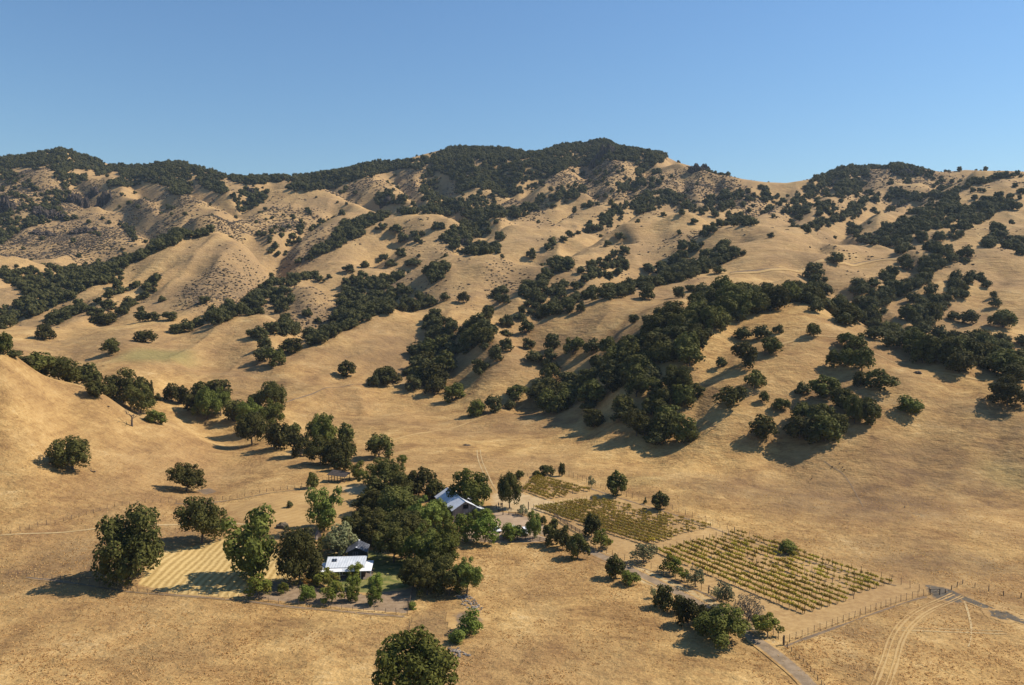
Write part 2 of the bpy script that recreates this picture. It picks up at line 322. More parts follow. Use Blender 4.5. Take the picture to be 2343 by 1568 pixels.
def patch_mat(name, colour_fn, edge_noise=.5, rough=.95, bumpd=.1):
    """a ground cover that frays out into the surrounding dry grass (attribute 'm' = 1 inside, 0 at its rim)"""
    m, nt, out = new_mat(name); g, v = grass_color(nt); c = colour_fn(nt)
    f = math_(nt, 'ADD', attr(nt, 'm'), math_(nt, 'MULTIPLY', math_(nt, 'SUBTRACT', noise(nt, (.7, .7, .7), 4, .7), .5), edge_noise * 2))
    f = ramp(nt, f, [(.32, 0.0), (.58, 1.0)])
    surf(nt, out, mixc(nt, f, g, c), rough, bump(nt, math_(nt, 'ADD', v, noise(nt, (2, 2, 2), 3, .6)), .5, bumpd), .1)
    return m
def two(nt, a, b, scale, lo=.38, hi=.62, detail=4):
    return mixc(nt, ramp(nt, noise(nt, scale, detail, .65), [(lo, 0.0), (hi, 1.0)]), a, b)
M_GRAVEL = patch_mat("road_gravel", lambda nt: two(nt, (0.19, 0.138, 0.086), (0.275, 0.203, 0.130), (.5, .5, .5)), .25)
M_YARD = patch_mat("yard_dirt", lambda nt: two(nt, (0.263, 0.186, 0.120), (0.365, 0.266, 0.172), (0.161, 0.219, 0.219)), .5)
M_SOIL = patch_mat("garden_soil", lambda nt: two(nt, (0.197, 0.135, 0.079), (0.277, 0.197, 0.120), (.6, .6, .6)), .35)
M_LAWN = patch_mat("mown_lawn", lambda nt: two(nt, (.095, .110, .030), (.23, .20, .07), (.35, .5, .4)), .5)
M_TRACK = patch_mat("wheel_track", lambda nt: mixc(nt, .6, grass_color(nt)[0], two(nt, (0.394, 0.263, 0.110), (0.467, 0.332, 0.157), (.8, .8, .8))), 1.2)
M_DUST = patch_mat("pale_dust", lambda nt: two(nt, (0.365, 0.256, 0.131), (0.453, 0.336, 0.182), (.3, .3, .3)), .7)
M_DARKPATCH = patch_mat("dark_ground", lambda nt: two(nt, (0.073, 0.062, 0.047), (0.124, 0.102, 0.073), (.4, .4, .4)), .6)  # ground in a darker grey-brown than the grass around it
M_CUT = patch_mat("track_cut", lambda nt: two(nt, (0.131, 0.095, 0.062), (0.197, 0.139, 0.088), (.4, .4, .4)), .5)
M_LANE = patch_mat("olive_lane_stubble", lambda nt: two(nt, (0.343, 0.245, 0.120), (0.438, 0.329, 0.172), (.35, .35, .35)), .7)
M_VINEFLOOR = patch_mat("vineyard_floor", lambda nt: mixc(nt, .5, grass_color(nt)[0], two(nt, (0.263, 0.164, 0.072), (0.409, 0.274, 0.124), (.6, .6, .6))), .6)
def stripes(nt, a, b, freq, ang):
    w = nt.nodes.new("ShaderNodeTexWave"); w.wave_type = 'BANDS'; w.bands_direction = 'X'
    w.inputs['Scale'].default_value = 1.0; w.inputs['Distortion'].default_value = 3.0; w.inputs['Detail'].default_value = 2; w.inputs['Detail Scale'].default_value = .6
    g = nt.nodes.new("ShaderNodeNewGeometry"); r = nt.nodes.new("ShaderNodeVectorRotate"); r.inputs['Angle'].default_value = ang
    mp = nt.nodes.new("ShaderNodeMapping"); mp.inputs['Scale'].default_value = (freq, freq, freq)
    L(nt, g.outputs['Position'], r.inputs['Vector']); L(nt, r.outputs[0], mp.inputs['Vector']); L(nt, mp.outputs[0], w.inputs['Vector'])
    f = math_(nt, 'ADD', math_(nt, 'MULTIPLY', w.outputs['Fac'], .34), math_(nt, 'MULTIPLY', noise(nt, (1.0, 1.0, 1.0), 6, .85), 1.15))
    return mixc(nt, ramp(nt, f, [(.50, 0.0), (.98, 1.0)]), a, b)
def row_angle(p, q):
    a = hit(*p); b = hit(*q); return math.pi / 2 - math.atan2(b[1] - a[1], b[0] - a[0])
M_HAY = patch_mat("cut_hay_rows", lambda nt: stripes(nt, (0.285, 0.185, 0.062), (0.540, 0.385, 0.160), .15, row_angle((400, 1350), (508, 1243))), .35)
M_STUBBLE = patch_mat("stubble_rows", lambda nt: mixc(nt, .45, grass_color(nt)[0], stripes(nt, (0.307, 0.197, 0.077), (0.398, 0.263, 0.110), .125, row_angle((779, 1151), (817, 1138)))), .7)

def foliage_mat(name, dark, light, warm=None, wamt=.25, transl=.2):
    m, nt, out = new_mat(name)
    n1 = noise(nt, (.09, .09, .09), 3, .6); n2 = noise(nt, (1.1, 1.1, 1.1), 3, .7)
    f = math_(nt, 'ADD', math_(nt, 'MULTIPLY', n1, .5), math_(nt, 'MULTIPLY', n2, .5))
    c = mixc(nt, ramp(nt, f, [(.36, 0.0), (.66, 1.0)]), dark, light)
    oi = nt.nodes.new("ShaderNodeObjectInfo")
    hsv = nt.nodes.new("ShaderNodeHueSaturation")
    L(nt, math_(nt, 'ADD', math_(nt, 'MULTIPLY', oi.outputs['Random'], .03), .485), hsv.inputs['Hue'])
    L(nt, math_(nt, 'ADD', math_(nt, 'MULTIPLY', oi.outputs['Random'], .7), .68), hsv.inputs['Value'])
    if warm:
        c = mixc(nt, ramp(nt, noise(nt, (.5, .5, .5), 2, .5), [(.52, 0.0), (.68, wamt)]), c, warm)
    L(nt, c, hsv.inputs['Color']); c = hsv.outputs[0]
    d = nt.nodes.new("ShaderNodeBsdfPrincipled"); L(nt, c, d.inputs['Base Color']); d.inputs['Roughness'].default_value = .8; d.inputs['Specular IOR Level'].default_value = .06
    t = nt.nodes.new("ShaderNodeBsdfTranslucent"); L(nt, c, t.inputs[0])
    mx = nt.nodes.new("ShaderNodeMixShader"); mx.inputs[0].default_value = transl
    L(nt, d.outputs[0], mx.inputs[1]); L(nt, t.outputs[0], mx.inputs[2]); L(nt, mx.outputs[0], out.inputs[0])
    return m
M_OAK = foliage_mat("oak_leaves", (.040, .042, .012), (.118, .108, .030))
M_OAKG = foliage_mat("green_oak_leaves", (.062, .076, .016), (.195, .205, .045))
M_FAROAK = foliage_mat("hill_oak_leaves", (.038, .041, .015), (.106, .096, .036))
M_OLIVE = foliage_mat("olive_grey_leaves", (.105, .115, .050), (.27, .265, .125), (.16, .13, .08), .35, .2)
M_WALNUT = foliage_mat("yellow_green_leaves", (.085, .100, .016), (.215, .215, .040), (.22, .13, .03), .55, .25)
M_FRESH = foliage_mat("fresh_green_leaves", (.070, .095, .016), (.205, .235, .045), None, 0, .25)
M_RED = foliage_mat("turning_leaves", (.10, .075, .02), (.20, .11, .03), (.26, .09, .03), .6, .25)
M_GREY = foliage_mat("grey_sparse_leaves", (.095, .085, .060), (.165, .145, .105), None, 0, .15)
M_VINE = foliage_mat("vine_leaves", (.22, .185, .024), (.48, .375, .058), (.34, .19, .03), .55, .3)
M_BRUSH = foliage_mat("dry_brush", (.052, .042, .032), (.115, .085, .060), (.09, .09, .045), .5, .05)
M_TUFT = foliage_mat("dry_grass_blades", (.58, .37, .14), (.84, .60, .27), None, 0, .5)

def simple(name, a, b=None, scale=(1, 1, 1), rough=.8, spec=.2, metal=0.0, bd=0.0):
    m, nt, out = new_mat(name)
    c = two(nt, a, b, scale) if b else a
    surf(nt, out, c, rough, bump(nt, noise(nt, scale, 4), .5, bd) if bd else None, spec, metal); return m
M_BARK = simple("bark", (.075, .058, .045), (.14, .11, .085), (3, 3, 1.5), .95, .1)
M_WOOD = simple("weathered_wood", (.11, .085, .065), (.20, .16, .125), (4, 4, 1), .9, .1)
M_POST = simple("fence_post_wood", (.075, .055, .042), (.15, .115, .085), (3, 3, 1), .9, .1)
M_WIRE = simple("fence_wire", (.16, .12, .09), None, rough=.7)
M_ROCK = simple("dark_rock", (.034, .028, .023), (.085, .066, .052), (.12, .12, .2), .95, .1, bd=.8)
M_STONE = simple("creek_stone", (.12, .10, .08), (.27, .23, .19), (1.2, 1.2, 1.2), .9, .2)
M_WHITE = simple("white_paint", (.78, .78, .77), (.68, .68, .67), (.8, .8, .8), .5, .4)
M_CARWHITE = simple("white_car_paint", (.80, .80, .80), None, rough=.25, spec=.6)
M_GLASS = simple("dark_glass", (.018, .022, .028), None, rough=.12, spec=.7)
M_TYRE = simple("tyre_rubber", (.02, .02, .02), None, rough=.8)
M_TRIM = simple("dark_trim", (.035, .035, .04), None, rough=.5)
M_CLOTH = simple("dark_clothing", (.025, .025, .035), (.05, .04, .04), (3, 3, 3), .9)
M_SKIN = simple("skin", (.42, .26, .18), None, rough=.6)
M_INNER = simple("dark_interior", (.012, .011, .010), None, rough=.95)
M_SHEDROOF = simple("rusty_dark_roof", (.030, .025, .022), (.06, .045, .035), (1, 1, 1), .8)
M_DARKWALL = simple("dark_green_boards", (.020, .026, .022), (.034, .040, .034), (.6, .6, 5), .85)
M_FEATHER = simple("dark_feathers", (.028, .020, .016), None, rough=.8)
def sheet_metal(name, a, b, freq, ang, rough=.42, rust=None):
    m, nt, out = new_mat(name)
    g = nt.nodes.new("ShaderNodeNewGeometry"); r = nt.nodes.new("ShaderNodeVectorRotate"); r.inputs['Angle'].default_value = ang
    w = nt.nodes.new("ShaderNodeTexWave"); w.bands_direction = 'X'; w.inputs['Scale'].default_value = freq; w.inputs['Distortion'].default_value = 0
    L(nt, g.outputs['Position'], r.inputs['Vector']); L(nt, r.outputs[0], w.inputs['Vector'])
    c = two(nt, a, b, (.5, .5, .5), .4, .6)
    c = mixc(nt, ramp(nt, w.outputs['Fac'], [(.03, .45), (.12, 0.0)]), c, (.16, .17, .19))
    if rust: c = mixc(nt, ramp(nt, noise(nt, (.9, .9, .9), 4, .7), [(.56, 0.0), (.66, .8)]), c, rust)
    surf(nt, out, c, rough, bump(nt, w.outputs['Fac'], .4, .03), .45); return m
M_ROOF = sheet_metal("barn_roof_sheet", (.58, .60, .63), (.70, .72, .74), .33, math.radians(-67))
M_HROOF = sheet_metal("seamed_metal_roof", (.50, .53, .55), (.60, .62, .63), .42, 0.05)
M_OLDROOF = sheet_metal("old_patched_roof", (.030, .033, .042), (.06, .065, .08), .5, 0.05, .5, (.22, .22, .24))
def planks(name, a, b, freq, ang):
    m, nt, out = new_mat(name)
    g = nt.nodes.new("ShaderNodeNewGeometry"); r = nt.nodes.new("ShaderNodeVectorRotate"); r.inputs['Angle'].default_value = ang
    w = nt.nodes.new("ShaderNodeTexWave"); w.bands_direction = 'X'; w.inputs['Scale'].default_value = freq
    L(nt, g.outputs['Position'], r.inputs['Vector']); L(nt, r.outputs[0], w.inputs['Vector'])
    c = mixc(nt, ramp(nt, w.outputs['Fac'], [(.05, .6), (.25, 0.0)]), two(nt, a, b, (1.5, 1.5, .25)), (.06, .05, .045))
    surf(nt, out, c, .92, bump(nt, w.outputs['Fac'], .5, .03), .1); return m
M_PLANK = planks("grey_barn_boards", (.20, .165, .145), (.34, .285, .25), .9, math.radians(-22))
# ------------------------------------------------------------------ helpers for objects
def link_mesh(name, verts, faces, mat, parent=None, smooth=False, mats=None, midx=None, attrs=None):
    """numpy (or list) verts and same-sized faces -> one mesh object"""
    me = mesh_of(name, verts, faces, mat, smooth, mats, midx, attrs)
    o = bpy.data.objects.new(name, me); COL.objects.link(o)
    if parent is not None: o.parent = parent
    return o
def mesh_of(name, verts, faces, mat, smooth=False, mats=None, midx=None, attrs=None):
    me = bpy.data.meshes.new(name)
    verts = np.asarray(verts, np.float32)
    if isinstance(faces, np.ndarray):
        nf, k = faces.shape
        me.vertices.add(len(verts)); me.vertices.foreach_set('co', verts.ravel())
        me.loops.add(nf * k); me.loops.foreach_set('vertex_index', faces.astype(np.int32).ravel())
        me.polygons.add(nf); me.polygons.foreach_set('loop_start', (np.arange(nf) * k).astype(np.int32))
        try: me.polygons.foreach_set('loop_total', np.full(nf, k, np.int32))
        except Exception: pass
        me.update(calc_edges=True)
    else:
        me.from_pydata([tuple(map(float, v)) for v in verts], [], faces); me.update()
    for mm in (mats or [mat]): me.materials.append(mm)
    if midx is not None: me.polygons.foreach_set('material_index', np.asarray(midx, np.int32))
    me.polygons.foreach_set('use_smooth', np.full(len(me.polygons), smooth, bool))
    for nm, vals in (attrs or {}).items():
        a = me.attributes.new(nm, 'FLOAT', 'POINT'); a.data.foreach_set('value', np.asarray(vals, np.float32).ravel())
    return me
def tag(o, label=None, cat=None, group=None, kind=None):
    if label: o['label'] = label
    if cat: o['category'] = cat
    if group: o['group'] = group
    if kind: o['kind'] = kind
    return o
def empty(name, loc, rz=0.0):
    o = bpy.data.objects.new(name, None); COL.objects.link(o); o.location = loc; o.rotation_euler = (0, 0, rz); o.empty_display_size = .5; return o

class MB:
    """collects boxes, tubes and free polygons for one mesh"""
    def __init__(s): s.v = []; s.f = []
    def poly(s, pts):
        b = len(s.v); s.v += [tuple(p) for p in pts]; s.f.append(tuple(range(b, b + len(pts)))); return s
    def hexa(s, p):
        """8 corners: bottom 4 (ccw) then top 4"""
        b = len(s.v); s.v += [tuple(q) for q in p]
        for f in ((3, 2, 1, 0), (4, 5, 6, 7), (0, 1, 5, 4), (1, 2, 6, 5), (2, 3, 7, 6), (3, 0, 4, 7)): s.f.append(tuple(b + i for i in f))
        return s
    def box(s, x0, x1, y0, y1, z0, z1):
        return s.hexa([(x0, y0, z0), (x1, y0, z0), (x1, y1, z0), (x0, y1, z0), (x0, y0, z1), (x1, y0, z1), (x1, y1, z1), (x0, y1, z1)])
    def slab(s, p, th):
        """quad p (ccw from outside) thickened inwards by th along its normal"""
        p = [Vector(q) for q in p]; n = (p[1] - p[0]).cross(p[3] - p[0]).normalized() * th
        return s.hexa([q - n for q in p] + p)
    def tube(s, pts, rad, n=6, cap=True):
        pts = [Vector(p) for p in pts]; rad = rad if isinstance(rad, (list, tuple)) else [rad] * len(pts); b0 = len(s.v)
        for i, p in enumerate(pts):
            d = (pts[min(i + 1, len(pts) - 1)] - pts[max(i - 1, 0)]).normalized()
            a = d.cross(Vector((0, 0, 1)) if abs(d.z) < .9 else Vector((1, 0, 0))).normalized(); c = d.cross(a)
            for k in range(n):
                t = 2 * math.pi * k / n; s.v.append(tuple(p + (a * math.cos(t) + c * math.sin(t)) * rad[i]))
        for i in range(len(pts) - 1):
            for k in range(n):
                a0 = b0 + i * n + k; a1 = b0 + i * n + (k + 1) % n; s.f.append((a0, a1, a1 + n, a0 + n))
        if cap: s.f.append(tuple(b0 + (len(pts) - 1) * n + k for k in range(n))); s.f.append(tuple(b0 + n - 1 - k for k in range(n)))
        return s
    def build(s, name, mat, parent=None, smooth=False): return link_mesh(name, s.v, s.f, mat, parent, smooth)
    def mesh(s, name, mat, smooth=False): return mesh_of(name, s.v, s.f, mat, smooth)

# picture-crop coordinates used while measuring the photograph -> picture coordinates
_S = 2343.0 / 2358.0
REG = {'A': (0, 300, 2.929), 'B': (780, 300, 2.929), 'C': (1558, 300, 2.929), 'D': (0, 780, 2.929), 'E': (780, 780, 2.929), 'F': (1558, 780, 2.929),
       'd1': (200, 1100, 4.68), 'd2': (680, 1050, 4.68), 'd3': (980, 1030, 4.68), 'd4': (1460, 1100, 4.68), 'd5': (1858, 1243, 4.68), 'd6': (1360, 1243, 4.68),
       'd7': (700, 1243, 4.68), 'd8': (0, 1043, 4.68), 'y': (1110, 1120, 11.2), 's': (640, 1030, 10.45), 'h': (700, 1220, 11.2), 'b': (1000, 1080, 11.2)}
def px(reg, X, Y):
    if not reg: return X, Y
    x0, y0, k = REG[reg]; return (x0 + X / k) * _S, (y0 + Y / k) * _S
def pxs(reg, w): return w * (_S / REG[reg][2] if reg else 1.0)
def gp(reg, X, Y, dmin=0.0): return hit(*px(reg, X, Y), dmin)

# ------------------------------------------------------------------ terrain mesh with its colour masks: browner patches and gullies, paler with distance
def in_poly(px_, py_, poly):
    r = np.zeros(np.shape(px_), bool); j = len(poly) - 1
    for i in range(len(poly)):
        xi, yi = poly[i]; xj, yj = poly[j]
        c = ((yi > py_) != (yj > py_)) & (px_ < (xj - xi) * (py_ - yi) / (yj - yi + 1e-12) + xi); r ^= c; j = i
    return r
def blob_mask(lst):
    m = np.zeros(XX.shape)
    for (u, v, ru, rv, st) in lst:
        x, y, z = hit(u, v); rx = ru / FPX * y
        ya = hit(u, v + rv)[1]; yb = hit(u, v - rv)[1]; ry = max(8.0, .5 * (min(yb, y * 1.35) - max(ya, y * .7)))
        q = np.hypot((XX - x) / rx, (DD - y) / ry); m = np.maximum(m, st * sstep(1.25, .45, q))
    return m
w1 = fbm(XX, DD, 45, 3)
brown = blob_mask([(1700,1110,200,34,.7),(1950,1150,260,60,.75),(2180,1090,220,90,.8),(2320,1020,120,140,.9),(2160,1290,190,36,.8),(2050,1245,130,24,.5),(210,1275,150,52,.8),(60,1330,120,40,.6),
                   (1010,1425,80,40,.8),(250,1180,120,20,.4),(400,1225,60,20,.7),(350,1500,160,40,.4),(700,1440,120,20,.4),(1250,1380,60,50,.35),(1330,770,120,30,.5),(1430,790,80,25,.5),
                   (1130,960,110,18,.4),(930,980,100,16,.4),(1990,880,150,60,.35),(2200,960,120,60,.6),(1250,1080,90,14,.4),(1550,1140,110,18,.4),(1950,1440,90,30,.5),(1950,1520,60,30,.6),
                   (2080,720,200,60,.5),(2260,640,100,50,.4),(1850,660,70,14,.4),(500,690,90,30,.5),(380,700,70,30,.4),(1600,1480,200,60,.3),(1400,1500,120,50,.3)])
green = blob_mask([(360,815,85,22,.9),(1450,1100,80,14,.25),(2300,1090,60,40,.3)])
rough = blob_mask([(550,650,120,70,1),(620,680,60,40,1),(740,695,80,40,1),(1160,655,60,55,1),(470,505,80,24,1),(640,500,90,60,.9),(280,530,140,60,.9),(60,560,120,50,1),(180,570,150,30,1),(120,470,140,60,1),(330,470,90,40,.8),(420,470,80,40,.7),(30,420,60,40,.8),
                   (1650,440,90,50,.9),(1500,420,180,40,.8),(1380,400,160,50,.8),(1000,410,120,50,.7),(820,430,100,30,.7),(1560,550,90,30,.5),(1450,545,100,25,.5),(2080,400,110,24,.8),(1950,430,120,50,.6),
                   (1300,640,60,30,.6),(700,560,70,30,.6),(1190,480,90,30,.7),(60,450,90,60,.9),(400,620,60,30,.3),(640,740,60,20,.4),(1050,580,60,20,.5)])
rough = np.clip(rough * (.75 + .5 * w1), 0, 1) * sstep(480, 620, DD); rough = np.maximum(rough, .28 * sstep(1050, 1500, DD) * sstep(-.1, .6, w1))
rough = np.maximum(rough, .30 * sstep(560, 800, DD) * sstep(.1, .7, w1))
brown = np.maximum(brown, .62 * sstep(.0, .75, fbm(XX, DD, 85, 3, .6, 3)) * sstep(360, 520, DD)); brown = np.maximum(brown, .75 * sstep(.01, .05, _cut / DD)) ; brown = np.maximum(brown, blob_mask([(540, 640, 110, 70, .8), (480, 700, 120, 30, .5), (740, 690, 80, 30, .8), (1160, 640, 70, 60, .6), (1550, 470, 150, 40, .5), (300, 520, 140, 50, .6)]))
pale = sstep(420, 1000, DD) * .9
ii, jj = np.meshgrid(np.arange(NT - 1), np.arange(ND - 1), indexing='ij'); base = ii * ND + jj
quads = np.stack([base, base + ND, base + ND + 1, base + 1], -1).reshape(-1, 4)
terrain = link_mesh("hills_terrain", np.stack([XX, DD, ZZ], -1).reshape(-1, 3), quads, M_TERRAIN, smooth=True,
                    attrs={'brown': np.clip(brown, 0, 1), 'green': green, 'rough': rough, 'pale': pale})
tag(terrain, "golden dry grass hills rising from a flat valley floor", kind='structure')

# ------------------------------------------------------------------ sheets laid on the ground
def poly_dist(x, y, poly):
    """distance to the outline of a closed polygon"""
    best = np.full(np.shape(x), 1e9)
    for i in range(len(poly)):
        ax, ay = poly[i - 1]; bx, by = poly[i]; dx, dy = bx - ax, by - ay
        t = np.clip(((x - ax) * dx + (y - ay) * dy) / (dx * dx + dy * dy + 1e-9), 0, 1)
        best = np.minimum(best, np.hypot(x - ax - t * dx, y - ay - t * dy))
    return best
def area(name, pts, mat, off=.06, res=1.0, feather=2.5, world=False, label=None, cat=None, kind='structure'):
    P = pts if world else [gp(*p)[:2] for p in pts]
    xs = [p[0] for p in P]; ys = [p[1] for p in P]
    gx = np.arange(min(xs) - feather, max(xs) + feather + res, res); gy = np.arange(min(ys) - feather, max(ys) + feather + res, res)
    X, Y = np.meshgrid(gx, gy, indexing='ij'); ins = in_poly(X, Y, P); D = poly_dist(X, Y, P) * np.where(ins, 1, -1)
    m = np.clip((D + feather) / (2 * feather), 0, 1); keep = D > -feather * 1.3
    ny = X.shape[1]; i, j = np.meshgrid(np.arange(X.shape[0] - 1), np.arange(ny - 1), indexing='ij')
    ok = keep[:-1, :-1] & keep[1:, :-1] & keep[1:, 1:] & keep[:-1, 1:]
    b = (i * ny + j)[ok]; q = np.stack([b, b + ny, b + ny + 1, b + 1], -1)
    used, inv = np.unique(q.ravel(), return_inverse=True); V = np.stack([X, Y, height(X, Y) + off], -1).reshape(-1, 3)[used]
    return tag(link_mesh(name, V, inv.reshape(-1, 4), mat, smooth=True, attrs={'m': m.ravel()[used]}), label, cat, None, kind)
def resample(P, step):
    P = np.asarray(P, float); s = np.concatenate([[0], np.cumsum(np.hypot(*np.diff(P[:, :2], axis=0).T))]); n = max(2, int(s[-1] / step) + 1)
    q = np.linspace(0, s[-1], n); return np.stack([np.interp(q, s, P[:, k]) for k in range(P.shape[1])], 1)
def smooth_line(P, it=2):
    P = [np.array(p[:2], float) for p in P]
    for _ in range(it):
        Q = [P[0]]
        for a, b in zip(P[:-1], P[1:]): Q += [a * .75 + b * .25, a * .25 + b * .75]
        P = Q + [P[-1]]
    return np.array(P)
def strip(name, pts, width, mat, off=.08, step=1.5, world=False, label=None, cat=None, offs=(0.0,), kind='structure', wob=.15):
    line = resample(smooth_line(pts if world else [gp(*p) for p in pts]), step); V = []; F = []; A = []
    rr = np.random.RandomState(len(pts) * 7 + 3)
    T = np.gradient(line, axis=0); T /= np.hypot(T[:, 0], T[:, 1])[:, None] + 1e-9; Nn = np.stack([-T[:, 1], T[:, 0]], 1)
    cs = np.array([-1, -.66, -.33, 0, .33, .66, 1.]); ms = np.array([0, .5, .95, 1, .95, .5, 0.])
    for o_ in offs:
        b = len(V); wv = width * (1 + wob * np.interp(np.arange(len(line)), np.arange(0, len(line) + 8, 4), rr.uniform(-1, 1, len(np.arange(0, len(line) + 8, 4)))))
        for i, (p, n) in enumerate(zip(line, Nn)):
            for c, mm in zip(cs, ms):
                q = p + n * (o_ + c * wv[i] * .5 * 1.35); V.append((q[0], q[1], float(height(q[0], q[1])) + off)); A.append(mm)
        k = len(cs)
        for i in range(len(line) - 1):
            for c in range(k - 1): F.append((b + i * k + c, b + i * k + c + 1, b + (i + 1) * k + c + 1, b + (i + 1) * k + c))
    return tag(link_mesh(name, V, np.array(F), mat, smooth=True, attrs={'m': np.array(A)}), label, cat, None, kind)

area("vineyard_ground", [('', 1190, 1100), ('', 1262, 1082), ('', 1352, 1128), ('', 1420, 1142), ('', 1560, 1185), ('', 1700, 1222), ('', 2060, 1332), ('', 2120, 1352), ('', 1790, 1470), ('', 1700, 1392), ('', 1500, 1305), ('', 1350, 1245), ('', 1225, 1172), ('', 1290, 1146)], M_VINEFLOOR, .04, 1.2, 2.5)
area("hay_field", [('', 372, 1262), ('', 520, 1232), ('', 600, 1245), ('', 700, 1300), ('', 640, 1345), ('', 548, 1368), ('', 400, 1358), ('', 318, 1338), ('', 340, 1290)], M_HAY, .07, .8, 1.5)
area("stubble_field", [('', 520, 1160), ('', 690, 1128), ('', 780, 1110), ('', 860, 1125), ('', 850, 1195), ('', 760, 1215), ('', 660, 1210), ('', 560, 1185)], M_STUBBLE, .06, 1.0, 3.0)
area("garden_ground", [('', 552, 1366), ('', 620, 1332), ('', 740, 1335), ('', 850, 1350), ('', 930, 1340), ('', 960, 1350), ('', 930, 1404), ('', 760, 1388)], M_SOIL, .08, .8, 1.2)
area("lawn", [('', 730, 1330), ('', 735, 1290), ('', 760, 1262), ('', 800, 1255), ('', 850, 1262), ('', 950, 1288), ('', 975, 1325), ('', 930, 1345), ('', 840, 1358), ('', 760, 1345)], M_LAWN, .11, .8, 1.5)
area("farm_yard", [('', 1040, 1235), ('', 1060, 1200), ('', 1120, 1190), ('', 1135, 1172), ('', 1180, 1176), ('', 1222, 1190), ('', 1262, 1215), ('', 1290, 1232), ('', 1240, 1240), ('', 1140, 1243)], M_YARD, .10, .8, 1.5)
area("dusty_clearing", [('', 1130, 1172), ('', 1128, 1135), ('', 1160, 1120), ('', 1210, 1135), ('', 1268, 1148), ('', 1310, 1160), ('', 1222, 1180)], M_DUST, .07, 1.0, 3.0)
area("olive_lane", [('', 1350, 1252), ('', 1460, 1296), ('', 1600, 1362), ('', 1700, 1412), ('', 1770, 1470), ('', 1700, 1455), ('', 1560, 1372), ('', 1430, 1312), ('', 1352, 1268)], M_LANE, .07, .8, 2.0)
area("bare_corner", [('', 2115, 1338), ('', 2160, 1345), ('', 2215, 1368), ('', 2190, 1380), ('', 2140, 1370)], M_DARKPATCH, .07, .6, 1.6)
area("dark_spot", [('', 2262, 1398), ('', 2300, 1400), ('', 2330, 1414), ('', 2300, 1420), ('', 2270, 1410)], M_DARKPATCH, .07, .5, 1.6)
area("pale_bank", [('', 780, 1118), ('', 830, 1108), ('', 870, 1118), ('', 850, 1132), ('', 800, 1130)], M_DUST, .10, 1.0, 2.5)
strip("road", [('', 1905, 1640), ('', 1855, 1568), ('', 1790, 1510), ('', 1725, 1462), ('', 1640, 1405), ('', 1550, 1356), ('', 1450, 1308), ('', 1375, 1272), ('', 1310, 1246), ('', 1262, 1228), ('', 1230, 1215)], 3.4, M_GRAVEL, .14, 1.5, wob=.06, label="grey gravel farm road beside the vineyard")
strip("dirt_track", [('', 2190, 1362), ('', 2155, 1378), ('', 2105, 1400), ('', 2070, 1430), ('', 2048, 1465), ('', 2036, 1510), ('', 2015, 1568), ('', 1990, 1620)], .34, M_TRACK, .08, 1.2, offs=(-1.5, -.6, .9, 1.7), wob=.7)
strip("dirt_track", [('', 2060, 1440), ('', 2140, 1442), ('', 2230, 1445), ('', 2300, 1448)], .35, M_LANE, .07, 1.5, offs=(-.8, .8), wob=.5)
strip("dirt_track", [('', 2205, 1372), ('', 2218, 1410), ('', 2225, 1450), ('', 2216, 1480)], .35, M_LANE, .07, 1.5, wob=.5)
strip("dirt_track", [('', 2190, 1362), ('', 2250, 1388), ('', 2343, 1425), ('', 2420, 1450)], 2.4, M_DARKPATCH, .07, 1.5, wob=.3)
strip("dirt_track", [('', -60, 1232), ('', 100, 1222), ('', 240, 1208), ('', 330, 1202), ('', 440, 1199), ('', 520, 1196), ('', 600, 1206)], .8, M_LANE, .08, 1.8, wob=.3)
strip("dirt_track", [('', 2080, 586), ('', 2000, 592), ('', 1930, 600), ('', 1850, 608), ('', 1760, 618), ('', 1670, 624)], 4.0, M_CUT, .25, 5.0, wob=.3)
strip("dirt_track", [('', 2080, 589), ('', 2000, 595), ('', 1930, 603), ('', 1850, 611), ('', 1760, 621), ('', 1670, 627)], 4.0, M_TRACK, .35, 5.0, wob=.2)
strip("dirt_track", [('', 1780, 790), ('', 1860, 768), ('', 1950, 775), ('', 2040, 830), ('', 2120, 850), ('', 2260, 870)], 1.4, M_TRACK, .12, 3.0, wob=.5)
strip("dirt_track", [('', 1885, 1055), ('', 1925, 1080), ('', 1945, 1105), ('', 1965, 1140), ('', 1975, 1160)], .35, M_CUT, .08, 2.0, wob=.4)
strip("dirt_track", [('', 1095, 1030), ('', 1098, 1055), ('', 1112, 1085), ('', 1122, 1110), ('', 1140, 1135)], .35, M_LANE, .08, 2.0, offs=(-.8, .8), wob=.5)
strip("dirt_track", [('', 1270, 1150), ('', 1330, 1141), ('', 1400, 1132)], 2.4, M_TRACK, .09, 2.0, wob=.3)
strip("dirt_track", [('', 640, 925), ('', 700, 905), ('', 780, 885), ('', 850, 878)], 1.0, M_CUT, .1, 2.5, wob=.5)
strip("dirt_track", [('', 900, 1008), ('', 1000, 985), ('', 1100, 955), ('', 1200, 925)], 1.0, M_TRACK, .1, 2.5, wob=.5)
strip("dirt_track", [('', 745, 1265), ('', 775, 1262), ('', 790, 1275)], 1.6, M_DUST, .15, 1.0, wob=.2)

